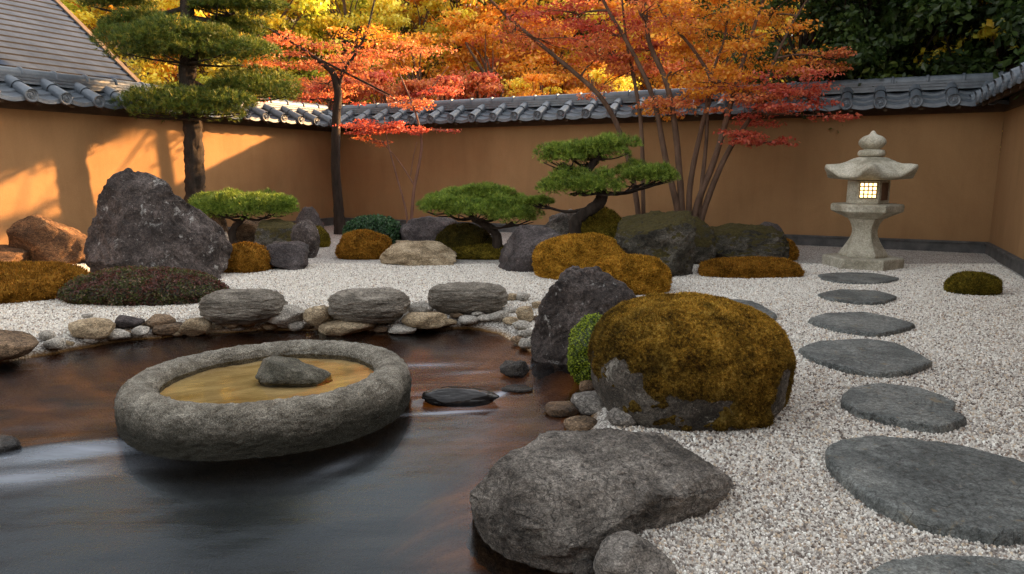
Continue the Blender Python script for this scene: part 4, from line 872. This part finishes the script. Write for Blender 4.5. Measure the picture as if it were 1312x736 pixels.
# ------------------------------------------------------------------ pines
PINE_G = np.array([(0.055, 0.105, 0.014), (0.135, 0.215, 0.025), (0.25, 0.34, 0.042), (0.40, 0.48, 0.085)])
PINE_O = np.array([(0.035, 0.065, 0.010), (0.075, 0.115, 0.014), (0.14, 0.175, 0.02), (0.27, 0.24, 0.03)])
def pad_needles(b, c, rx, ry, rz, n, ln, wd, rng, pal, seed, under=0.25, k=12):
    """one flat cloud of pine tufts: dome above, ragged flat underside"""
    th = rng.uniform(0, 2 * math.pi, n); r = np.sqrt(rng.random(n))
    edge = 1 + 0.22 * pnoise(np.stack([np.cos(th) * 2.2, np.sin(th) * 2.2, np.full(n, seed * 1.7)], -1), seed)
    lx = r * np.cos(th) * edge; ly = r * np.sin(th) * edge
    top = np.sqrt(np.clip(1 - (r * 0.97) ** 2, 0, 1)); lump = 0.28 * pnoise(np.stack([lx * rx * 5, ly * ry * 5, np.full(n, seed * 3.1)], -1), seed + 1)
    q = rng.random(n) ** 0.45
    lz = (top * (0.85 + lump)) * q - under * (1 - q) * (0.5 + 0.5 * top)
    C = np.stack([c[0] + lx * rx, c[1] + ly * ry, c[2] + lz * rz], -1)
    D = np.stack([lx * 0.75, ly * 0.75, 0.85 + 0 * lx], -1); D[q < 0.25, 2] = 0.05; D += rng.normal(size=(n, 3)) * 0.25; D /= np.linalg.norm(D, axis=1)[:, None]
    Cn = np.repeat(C, k, 0); Dn = np.repeat(D, k, 0) + rng.normal(size=(n * k, 3)) * 0.55; Dn /= np.linalg.norm(Dn, axis=1)[:, None]
    s = np.cross(Dn, rng.normal(size=(n * k, 3))); s /= np.linalg.norm(s, axis=1)[:, None] + 1e-9
    l = (ln * rng.uniform(.6, 1.25, n * k))[:, None]; ww = wd
    V = np.stack([Cn - s * ww, Cn + s * ww, Cn + Dn * l], 1).reshape(-1, 3)
    f = np.clip(rng.normal(1.4, 0.8, n), 0, 2.99); ci = np.repeat(f, k) + rng.normal(size=n * k) * .3; ci = np.clip(ci, 0, 2.99); i0 = ci.astype(int)
    cl = pal[i0] + (pal[i0 + 1] - pal[i0]) * (ci - i0)[:, None]
    b.add(V, np.arange(3 * n * k).reshape(-1, 3), np.repeat(cl, 3, 0))
def pine(name, label, Y, trunk, tr, pads, seed, pal, ln=0.062, wd=0.0030, dens=900, zbase=None, dry=0.75, cat='tree', branches=(), brad=0.03):
    """trunk: pixel line (base first) at depth Y (+ optional offsets); pads: (px, py, width, height, dY[, fraction along the trunk the branch leaves from])"""
    rng = np.random.default_rng(seed)
    T = [at(q[0], q[1], Y + (q[2] if len(q) > 2 else 0)) for q in trunk]
    if zbase is not None: T[0][2] = zbase
    base = tuple(T[0]); w = empty(name, base, label, cat)
    b = MB(); TL = smoothline(T, 8); b.tube(smoothline(TL, 3), np.array(tr), 22, seed, 0.38); b.build('trunk', M['bark_dark'], w, base, True)
    for bl in branches:
        bb = MB(); bb.tube(smoothline([at(q[0], q[1], Y + (q[2] if len(q) > 2 else 0)) for q in bl], 6), np.array((brad, brad * .4)), 8, seed, .3); bb.build('branch', M['bark_dark'], w, base, True)
    for k, pd in enumerate(pads):
        px, py, pw, ph, dY = pd[:5]; Yp = Y + dY; c = at(px, py, Yp); sc = Yp / FPX
        rx = pw * sc / 2; rz = ph * sc * 0.84; ry = rx * dry; c[2] -= ph * sc * 0.30
        fr = pd[5] if len(pd) > 5 else 0.8
        # branch from the trunk into the pad, then twigs
        if fr >= 0:
            j = int(fr * (len(TL) - 1)); s0 = TL[j]; e = c + np.array((0, 0, -rz * 0.1)); mid = (s0 + e) / 2 + np.array((0, 0, -0.04 - 0.05 * np.linalg.norm(e - s0)))
            bb = MB(); BL = smoothline([s0, mid, e], 6); bb.tube(BL, np.array((brad * 1.1, brad * .5)), 8, seed + k, .3)
            for q in range(6):
                an = rng.uniform(0, 6.28); e2 = c + np.array((math.cos(an) * rx * .75, math.sin(an) * ry * .75, rz * rng.uniform(-.1, .15))); s2 = BL[rng.integers(len(BL) // 2, len(BL))]
                bb.tube(smoothline([s2, (s2 + e2) / 2 + np.array((0, 0, -.03)), e2], 4), np.array((brad * .5, brad * .2)), 6, seed + q, .2)
            bb.build('branch', M['bark_dark'], w, base, True)
        b = MB(); n = int(dens * max(0.25, rx * ry * 3.14)); nl = 11
        pad_needles(b, c, rx * .85, ry * .85, rz * .7, int(n * .45), ln, wd, rng, pal, seed + k)
        for q in range(nl):                                  # many overlapping lobes make the bumpy outline
            an = q / nl * 6.283 * 1.618 * 3 + rng.uniform(-.4, .4); rq = math.sqrt((q + .5) / nl) * .78; f = rng.uniform(.30, .44)
            cc = c + np.array((math.cos(an) * rx * rq, math.sin(an) * ry * rq, rz * (0.42 * (1 - rq * rq) + rng.uniform(-.22, .22))))
            pad_needles(b, cc, rx * f, ry * f, rz * rng.uniform(.5, .72), int(n * f * f * 1.1), ln, wd, rng, pal * rng.uniform(.85, 1.12), seed + 20 + k * 13 + q)
        b.build('needle_pad', M['needle'], w, base, False)
    return w
pine('tall_pine', 'tall dark trunked pine with layered needle pads beside the sunlit wall', 13.0,
     [(252, 318), (250, 250), (248, 185), (244, 130), (240, 92), (246, 55), (240, 10), (246, -40), (240, -110)], [0.17, 0.145, 0.13, 0.12, 0.10, 0.07],
     [(242, 135, 170, 44, -.3, .40), (322, 112, 125, 42, .2, .47), (238, 60, 205, 46, -.3, .56), (178, 30, 90, 30, .2, .66), (300, 38, 80, 22, .3, .64), (300, 6, 120, 26, 0, .72), (150, 0, 90, 26, .5, .75), (215, -35, 180, 40, 0, .82), (300, -60, 130, 40, .2, .88), (240, -110, 160, 60, 0, .97)],
     201, PINE_O, ln=0.085, wd=0.0042, dens=640, zbase=0.0, dry=0.7, brad=0.04)
pine('low_pine', 'low flat topped clipped pine right of the standing stone', 12.3, [(298, 312), (297, 300), (302, 290), (312, 280), (316, 268)], [0.07, 0.055, 0.04, 0.025],
     [(313, 264, 132, 33, 0, .9), (285, 262, 70, 26, -.2, .7), (345, 266, 70, 26, -.2, .8)], 202, PINE_G, zbase=0.1, dens=1500, brad=0.025)
pine('spreading_pine', 'broad low clipped pine leaning left over the dark moss hump in the centre', 11.2, [(634, 328), (637, 312), (634, 298), (620, 287), (606, 280), (600, 268)], [0.085, 0.07, 0.06, 0.045, 0.03],
     [(600, 257, 118, 30, 0, .85), (612, 247, 88, 20, .15, .9), (648, 262, 84, 24, -.1, .7), (657, 275, 72, 25, -.35, .55), (568, 263, 68, 24, -.2, .8), (610, 268, 70, 20, -.4, .8)], 203, PINE_G, zbase=0.05, dens=1500, brad=0.025)
pine('cloud_pine', 'cloud pruned pine with separate bright green pads on a twisted dark trunk', 10.4, [(738, 302), (737, 288), (748, 275), (766, 262), (772, 248), (764, 236), (752, 226), (757, 213), (765, 203), (768, 195)], [0.085, 0.075, 0.075, 0.06, 0.045, 0.03],
     [(770, 190, 92, 32, 0, .97), (722, 197, 72, 30, -.1, .72), (752, 200, 60, 22, .2, .8), (730, 234, 82, 40, -.15, .62), (765, 236, 70, 32, -.25, .55), (826, 224, 82, 28, 0, .45), (846, 222, 40, 20, .1, .45), (690, 258, 36, 10, .3, .3)], 204, PINE_G, zbase=0.15, dens=1500, brad=0.028)

# ------------------------------------------------------------------ maples in the garden
ORANGE = np.array([(0.60, 0.18, 0.02), (0.77, 0.31, 0.03), (0.84, 0.46, 0.045)]); RED = np.array([(0.40, 0.045, 0.03), (0.56, 0.10, 0.055), (0.66, 0.18, 0.08)])
SALMON = np.array([(0.52, 0.11, 0.045), (0.68, 0.20, 0.07), (0.76, 0.32, 0.09)]); GOLDL = np.array([(0.74, 0.46, 0.03), (0.86, 0.70, 0.06), (0.90, 0.82, 0.14)])
LIME = np.array([(0.30, 0.31, 0.03), (0.55, 0.56, 0.045), (0.74, 0.74, 0.09)]); DKGREEN = np.array([(0.020, 0.040, 0.010), (0.045, 0.085, 0.018), (0.09, 0.14, 0.03)]); MIDGREEN = np.array([(0.04, 0.07, 0.012), (0.09, 0.13, 0.02), (0.16, 0.19, 0.03)])
def leaf_cloud(b, c, rx, ry, rz, n, size, pal, rng, flat=0.6, hollow=0.25):
    d = rng.normal(size=(n, 3)); d /= np.linalg.norm(d, axis=1)[:, None]; r = rng.uniform(hollow, 1, n) ** 0.6
    P = np.asarray(c) + d * r[:, None] * np.array((rx, ry, rz)) * (1 + 0.3 * rng.normal(size=(n, 1)) * .5)
    nr = d * np.array((.5, .5, .5)) + np.array((0, 0, flat)); V, F = leaflets(P, nr, np.full(n, size), rng, 0.62, 0.55)
    f = rng.random(n) * 2 * .999; i = f.astype(int); cl = pal[i] + (pal[np.minimum(i + 1, 2)] - pal[i]) * (f - i)[:, None]
    b.add(V, F, np.repeat(cl, 4, 0))
def twig(b, s, e, r, rng, sagz=0.08, n=6):
    m = (s + e) / 2 + rng.normal(size=3) * 0.06 * np.linalg.norm(e - s) + np.array((0, 0, sagz * np.linalg.norm(e - s))); b.tube(smoothline([s, m, e], 4), np.array((r, r * .35)), n, 0, 0, False)
def maple(name, label, Y, stems, clouds, seed, bark, leaf=0.045, dens=1.0, sub=9, stem_name='stem'):
    rng = np.random.default_rng(seed)
    S_ = [[at(q[0], q[1], Y + (q[2] if len(q) > 2 else 0)) for q in st[0]] for st in stems]
    for st, P in zip(stems, S_):
        if len(st) > 2 and st[2]: P[0][2] = min(P[0][2], 0.0)
    base = tuple(S_[0][0]); w = empty(name, base, label, 'tree'); pts = []
    for (st, P) in zip(stems, S_):
        sl_ = smoothline(P, 8); b = MB(); b.tube(sl_, np.array(st[1]) * 0.8, 10, seed, .18); b.build(stem_name if len(st) > 2 and st[2] else 'branch', bark, w, base, True); pts.append(sl_[len(sl_) // 3:])
    pts = np.vstack(pts); b = MB(); bt = MB()
    for (px, py, rx_, rz_, dY, pal) in clouds:
        Yc = Y + dY; c = at(px, py, Yc); sc = Yc / FPX; rx, rz = rx_ * sc, rz_ * sc; ry = rx * .8
        dd = np.linalg.norm(pts - c, axis=1) + 0.8 * np.clip(pts[:, 2] - c[2], 0, None); s0 = pts[dd.argmin()]
        if np.linalg.norm(s0 - c) < 3.0: twig(bt, s0, c, 0.022, rng)
        for k in range(sub):                                 # layered sprays inside each cloud
            d = rng.normal(size=3) * np.array((.55, .55, .5)); cc = c + d * np.array((rx, ry, rz)); twig(bt, c, cc, 0.009, rng, 0.02, 5)
            f = rng.uniform(.35, .6); leaf_cloud(b, cc, rx * f, ry * f, max(rz * f * .6, .05), int(150 * dens * max(.3, rx * ry * 2)), leaf, pal, rng, 0.7, 0.0)
    bt.build('twigs', bark, w, base, True); b.build('crown', M['leaf'], w, base, False)
    return w
maple('tall_maple', 'tall many stemmed maple with orange and red leaves, behind the craggy mossy boulder', 12.0,
      [([(872, 300), (868, 270), (852, 200), (838, 130), (812, 70), (775, 5), (750, -60)], (.075, .05, .02), True),
       ([(878, 300), (868, 190), (855, 110), (832, 55), (826, 0), (815, -70)], (.07, .05, .02), True),
       ([(884, 300), (884, 240), (900, 160), (912, 110), (890, 66), (850, 18), (830, -30)], (.065, .04, .015), True),
       ([(886, 300), (892, 268), (917, 200), (940, 120), (956, 65), (978, 0), (1000, -70)], (.08, .05, .02), True),
       ([(892, 300), (902, 270), (930, 200), (968, 140), (985, 95), (1010, 40), (1040, -10)], (.07, .045, .015), True),
       ([(895, 300), (897, 260), (905, 180), (908, 110), (930, 40), (935, -50)], (.05, .035, .015), True),
       ([(826, 300, .3), (824, 260, .3), (822, 170, .3), (814, 110, .3), (803, 55, .3), (795, -20, .3)], (.05, .04, .015), True),
       ([(824, 300, .2), (812, 235, .2), (795, 172, .1), (772, 128), (738, 95), (690, 55), (640, 12), (600, -30)], (.06, .05, .04, .02), True)],
      [(900, 20, 85, 34, 0, ORANGE), (955, 55, 70, 30, -.6, ORANGE), (1010, 80, 55, 24, .4, ORANGE), (862, 95, 60, 28, .5, ORANGE), (925, 105, 60, 22, -.4, ORANGE), (990, 18, 60, 26, .5, ORANGE), (850, 140, 40, 12, .4, ORANGE), (885, 60, 60, 24, .8, ORANGE), (870, 132, 50, 14, -.2, SALMON),
       (740, 18, 70, 24, .2, RED), (690, 50, 60, 20, 0, SALMON), (790, 45, 55, 26, .6, RED), (765, 75, 50, 18, .2, SALMON), (820, 20, 50, 30, -.3, SALMON), (800, 95, 50, 20, .5, SALMON), (650, 15, 55, 18, .2, ORANGE), (720, 88, 44, 13, .2, ORANGE), (835, 65, 40, 25, .3, RED),
       (960, 120, 70, 20, -.5, SALMON), (1005, 122, 62, 24, -.7, RED), (985, 147, 66, 18, -.5, RED), (1036, 130, 34, 20, -.5, RED), (950, 176, 46, 11, -.6, RED), (985, 182, 30, 6, -.6, RED), (1055, 75, 40, 9, .2, SALMON),
       (780, -40, 120, 40, .2, SALMON), (900, -60, 130, 50, 0, ORANGE), (1010, -40, 90, 40, .2, ORANGE), (690, -20, 80, 25, 0, ORANGE)],
      211, M['bark_maple'], 0.031, 0.8, 9)
maple('small_maple', 'slender young maple with a thin red layer of leaves in front of the tiled roof', 14.6,
      [([(527, 296), (528, 270), (531, 240), (538, 205), (540, 180), (534, 150), (525, 125), (512, 95)], (.045, .035, .015), True),
       ([(523, 296), (520, 270), (508, 225), (496, 180), (492, 150)], (.03, .022, .012), True),
       ([(531, 238), (512, 208), (488, 180)], (.022, .01)), ([(526, 225), (530, 200), (534, 182)], (.015, .008)), ([(538, 145), (510, 130), (470, 110)], (.02, .008)), ([(530, 140), (555, 110), (575, 85)], (.02, .008))],
      [(505, 164, 58, 7, 0, RED), (470, 160, 36, 6, .2, RED), (545, 168, 28, 6, -.2, RED), (488, 182, 22, 7, .1, SALMON), (520, 132, 40, 8, 0, SALMON), (555, 118, 34, 7, .2, RED)],
      212, M['bark_red'], 0.030, 0.8, 7)
maple('dark_trunk_maple', 'single dark trunked maple in the corner of the walls with salmon leaves above the roof', 15.4,
      [([(436, 303), (434, 270), (430, 210), (431, 150), (433, 120), (427, 95), (416, 84), (395, 68), (370, 52)], (.16, .12, .11, .09, .06, .03), True),
       ([(432, 125), (438, 95), (455, 70), (470, 40), (480, 0)], (.06, .035, .02)), ([(400, 72), (440, 92), (480, 112), (515, 130)], (.035, .03, .012)), ([(380, 58), (350, 40), (330, 30)], (.03, .012))],
      [(380, 72, 60, 14, 0, SALMON), (440, 80, 65, 20, .2, SALMON), (420, 108, 50, 14, .3, SALMON), (350, 52, 45, 10, 0, SALMON), (500, 72, 60, 20, .5, SALMON), (460, 50, 50, 15, .4, ORANGE), (395, 128, 35, 8, .2, RED)],
      213, M['bark_dark'], 0.032, 0.5, 8, 'trunk')

# ------------------------------------------------------------------ trees beyond the walls
def tree_proto(seed, pal, kind, hgt=6.5, rad=2.6, nclump=54, leaf=0.082, per=200, bark='bark_maple', pal2=None):
    rng = np.random.default_rng(seed); wood = MB(); crown = MB()
    tr = smoothline([np.array((0, 0, -.6)), np.array((rng.normal() * .1, rng.normal() * .1, hgt * .25)), np.array((rng.normal() * .3, rng.normal() * .3, hgt * .6)), np.array((rng.normal() * .4, rng.normal() * .4, hgt * .92))], 8)
    wood.tube(tr, np.array((.17, .13, .09, .03)), 9, seed, .2, False)
    for k in range(nclump):
        h = rng.uniform(.28 if kind != 'conifer' else .12, 1.0)
        if kind == 'conifer': rr = rad * (1.05 - h) + .15
        elif kind == 'layer': rr = rad * (0.55 + 0.6 * math.sin(min(1, (h - .2) / .8) * math.pi) ** .7) * (1 - .35 * h)
        else: rr = rad * math.sqrt(max(.05, 1 - ((h - .62) / .42) ** 2))
        an = rng.uniform(0, 6.283); q = rr * math.sqrt(rng.uniform(.15, 1)); p = tr[min(len(tr) - 1, int(h * .9 * len(tr)))]
        e = np.array((p[0] + math.cos(an) * q, p[1] + math.sin(an) * q, hgt * h)); s = tr[min(len(tr) - 1, int(max(.15, h - .22) * len(tr)))]
        twig(wood, s, e, .035, rng, .05 if kind != 'conifer' else -.05, 5)
        s_ = rng.uniform(.5, .95) * rad * .34; pp = pal if pal2 is None or rng.random() < .7 else pal2
        tone = rng.uniform(.75, 1.2)
        leaf_cloud(crown, e, s_, s_, s_ * (.38 if kind != 'round' else .6), per, leaf, pp * tone, rng, .55 if kind != 'conifer' else .25, 0.0)
    return wood, crown
PR = {'golden': tree_proto(1, GOLDL, 'round', pal2=ORANGE), 'lime': tree_proto(2, LIME, 'round', pal2=GOLDL), 'orange': tree_proto(3, ORANGE, 'layer', pal2=GOLDL), 'deep': tree_proto(4, ORANGE, 'layer', pal2=SALMON),
      'red': tree_proto(5, SALMON, 'layer', pal2=RED), 'dark': tree_proto(6, DKGREEN, 'round', 8.0, 2.5, 80, 0.085, 240, 'bark_dark', MIDGREEN), 'cedar': tree_proto(7, DKGREEN, 'conifer', 9.5, 2.1, 90, 0.085, 220, 'bark_dark'),
      'bush': tree_proto(8, DKGREEN, 'round', 2.6, 1.5, 30, 0.075, 200, 'bark_dark', MIDGREEN), 'spray': tree_proto(9, GOLDL, 'layer', 5.0, 1.9, 16, 0.075, 80, 'bark_maple', LIME), 'amber': tree_proto(10, GOLDL, 'layer', pal2=LIME)}
MESH = {}
WORDS = {'golden': ('golden_tree', 'golden leaved tree on the sunlit hillside'), 'lime': ('yellow_green_tree', 'yellow green leaved tree on the sunlit hillside'), 'orange': ('orange_maple', 'orange leaved maple behind the back wall'), 'deep': ('deep_orange_maple', 'deep orange maple on the hillside'),
         'red': ('red_maple', 'salmon red maple behind the back wall'), 'dark': ('evergreen_tree', 'dark evergreen tree behind the back wall'), 'cedar': ('cedar_tree', 'tall dark cedar behind the lantern end of the wall'), 'bush': ('evergreen_bush', 'dark green bush just behind the roof of the back wall'),
         'spray': ('yellow_leaved_tree', 'thin yellow leaved tree in front of the dark cedars'), 'amber': ('amber_tree', 'amber and lime leaved tree on the hillside')}
def plant(kind, X, Y, s, label=None, z=None, rot=None):
    rgx = random.Random(int(X * 97 + Y * 31)); z = float(hill_z(np.array(X), np.array(Y))) if z is None else z
    nm, lb = WORDS[kind]; lb = label or lb
    w = empty(nm, (X, Y, z), lb, 'bush' if kind == 'bush' else 'tree', None if label else nm.replace('_', ' ') + 's beyond the walls', rz=rgx.uniform(0, 6.28) if rot is None else rot)
    w.scale = (s, s, s * rgx.uniform(.92, 1.12))
    if kind not in MESH:
        wd, cr = PR[kind]; a = wd.build('trunk', M['bark_dark'] if kind in ('dark', 'cedar', 'bush') else M['bark_maple'], None, None, True); c = cr.build('crown', M['leaf'], None, None, False); MESH[kind] = (a, c); pr = (a, c)
    else:
        pr = [o.copy() for o in MESH[kind]]
        for o in pr: COL.objects.link(o)
    for o in pr: o.parent = w; o.location = (0, 0, 0)
    return w
def P_of(px, Y): return (px - 656) / FPX * Y * 0.99
BGT = [  # kind, pixel column, distance, scale
    ('golden', 290, 24, 1.0), ('lime', 350, 26, 1.1), ('golden', 400, 30, 1.1), ('amber', 445, 27, 1.0), ('lime', 500, 33, 1.2), ('golden', 545, 30, 1.0), ('amber', 330, 33, 1.2), ('lime', 420, 23.5, .7), ('golden', 470, 38, 1.3), ('golden', 240, 23, .8), ('lime', 275, 21.5, .6), ('golden', 250, 30, 1.2), ('red', 480, 19.6, .5), ('red', 545, 19.9, .55), ('red', 600, 20.4, .55), ('amber', 200, 26, 1.1), ('lime', 140, 30, 1.3), ('golden', 90, 27, 1.2), ('golden', 20, 33, 1.3), ('lime', 310, 42, 1.5), ('golden', 400, 46, 1.5), ('amber', 540, 44, 1.5), ('golden', 200, 44, 1.5),
    ('red', 420, 20.5, .62), ('red', 500, 21, .66), ('red', 570, 21.2, .62), ('red', 460, 23, .8), ('deep', 540, 24, .85), ('red', 610, 22.2, .7), ('orange', 690, 22.5, .72), ('orange', 760, 23.2, .75), ('deep', 620, 26, 1.0), ('orange', 590, 30, 1.15), ('orange', 660, 31, 1.2), ('deep', 720, 28, 1.1), ('orange', 790, 30, 1.2), ('golden', 700, 36, 1.4), ('deep', 640, 40, 1.5), ('orange', 780, 42, 1.6), ('deep', 850, 28, 1.1), ('orange', 900, 32, 1.3), ('orange', 960, 34, 1.4), ('deep', 1010, 38, 1.6), ('golden', 860, 44, 1.7), ('deep', 950, 48, 1.8),
    ('dark', 700, 34, 1.1), ('dark', 560, 36, 1.1), ('dark', 480, 29, .6), ('dark', 940, 40, 1.6), ('dark', 840, 36, 1.3),
    ('bush', 640, 20.6, .85), ('bush', 670, 21.0, .9), ('bush', 715, 21.2, .95), ('bush', 745, 21.6, .85), ('bush', 785, 22.2, .95), ('bush', 820, 22.8, 1.0), ('bush', 600, 20.4, .7), ('bush', 550, 20.2, .6), ('bush', 860, 23.4, 1.1), ('bush', 350, 19.6, .9), ('bush', 390, 19.9, .8),
    ('dark', 1050, 14.4, .75), ('cedar', 1090, 14.7, .9), ('dark', 1135, 14.8, .9), ('cedar', 1175, 15.4, 1.0), ('dark', 1060, 34, 1.7), ('dark', 1130, 37, 1.8), ('dark', 1210, 40, 1.9), ('dark', 1290, 42, 1.9), ('dark', 1215, 14.6, .95), ('cedar', 1260, 16.0, 1.1), ('dark', 1310, 14.2, 1.0), ('cedar', 1350, 15.0, 1.1), ('dark', 1480, 11, 1.0), ('dark', 1560, 8.6, 1.0), ('dark', 1420, 14.5, 1.1), ('cedar', 1500, 15, 1.2),  # nearest two dark trees, out of view, added to shade the basin
    ('spray', 1195, 14.3, .9), ('spray', 1262, 13.9, 1.05), ('spray', 1318, 13.6, 1.1), ('spray', 1140, 14.6, .8)]
for kind, px, Yt, s in BGT: plant(kind, P_of(px, Yt), Yt, s)

# ------------------------------------------------------------------ gravel pebbles lying on the ground (one countless mass)
def gravel():
    rng = np.random.default_rng(77); Vs, Fs, Cs, off = [], [], [], 0
    PAL = np.array([(0.80, 0.76, 0.69), (0.68, 0.635, 0.565), (0.53, 0.485, 0.425), (0.33, 0.29, 0.255), (0.16, 0.13, 0.11), (0.58, 0.47, 0.35), (0.37, 0.29, 0.23)])
    for (y0, y1, size, step, PW) in [(1.6, 3.2, .0062, .0108, [.19, .19, .18, .16, .12, .09, .07]), (3.2, 5.0, .0075, .0138, [.24, .23, .18, .12, .09, .08, .06]), (5.0, 7.5, .0085, .0168, [.32, .28, .16, .08, .04, .08, .04]), (7.5, 10.5, .0085, .018, [.38, .32, .14, .05, .02, .07, .02])]:
        nx = int(16 / step); xs = np.arange(-9.5, 8, step); ys = np.arange(y0, y1, step); X, Y = np.meshgrid(xs, ys); X = X.ravel(); Y = Y.ravel()
        vis = (np.abs(X) < Y * .80 + .35); X, Y = X[vis], Y[vis]
        X = X + rng.normal(size=X.shape) * step * .33; Y = Y + rng.normal(size=Y.shape) * step * .33
        q = np.stack([X, Y], -1) - CL; inside = (q @ nB > 0.1) & (q @ dB > 0.1) & (q @ dB < Lb - .1)
        X, Y = X[inside], Y[inside]; kp = sdf(X, Y) > 0.05 + 0.12 * fbm(np.stack([X, Y, 0 * X], -1) * 3, 31, 3); X, Y = X[kp], Y[kp]; n = len(X)
        a0 = rng.uniform(0, 6.28, n); s = size * rng.uniform(.6, 1.5, n); asp = rng.uniform(.6, 1, n); h = s * rng.uniform(.5, 1.0, n); k = 5 if size < .009 else 4
        tt = np.clip((0.16 - sdf(X, Y)) / 0.70, 0, 1); Z0 = 0.010 * fbm(np.stack([X, Y, 0 * X], -1) * 0.9, 3, 3) - 0.42 * tt * tt * (3 - 2 * tt)
        tx, ty = rng.normal(size=(2, n)) * .35; ring = []
        for j in range(k):
            an = j / k * 6.2832 + rng.uniform(-.35, .35, n); u = s * np.cos(an); v = s * asp * np.sin(an)
            ring.append(np.stack([X + u * np.cos(a0) - v * np.sin(a0), Y + u * np.sin(a0) + v * np.cos(a0), Z0 - .001 + 0 * X], -1))
        tops = []
        for j in range(k): tops.append((ring[j] - np.stack([X, Y, Z0], -1)) * np.array((.62, .62, 0)) + np.stack([X + tx * s * .4, Y + ty * s * .4, Z0 + h * (1 + tx * math.cos(j / k * 6.28) * .8 + ty * math.sin(j / k * 6.28) * .8)], -1))
        V = np.stack(ring + tops, 1).reshape(-1, 3); b0 = np.arange(n)[:, None] * 2 * k + off
        Fs.append(np.concatenate([np.stack([b0[:, 0] + j, b0[:, 0] + (j + 1) % k, b0[:, 0] + k + (j + 1) % k, b0[:, 0] + k + j], -1) for j in range(k)]))
        Fs.append(b0 + k + np.arange(k)[None, :])
        c = PAL[rng.choice(len(PAL), n, p=PW)] * rng.uniform(.85, 1.12, (n, 1)); Cs.append(np.repeat(c, 2 * k, 0)); Vs.append(V); off += len(V)
    tag(ob_from('gravel', np.concatenate(Vs), Fs, M['pebble'], None, None, False, np.clip(np.concatenate(Cs), 0, .85)), 'pale speckled gravel spread over the garden floor', 'gravel', kind='stuff')
gravel()
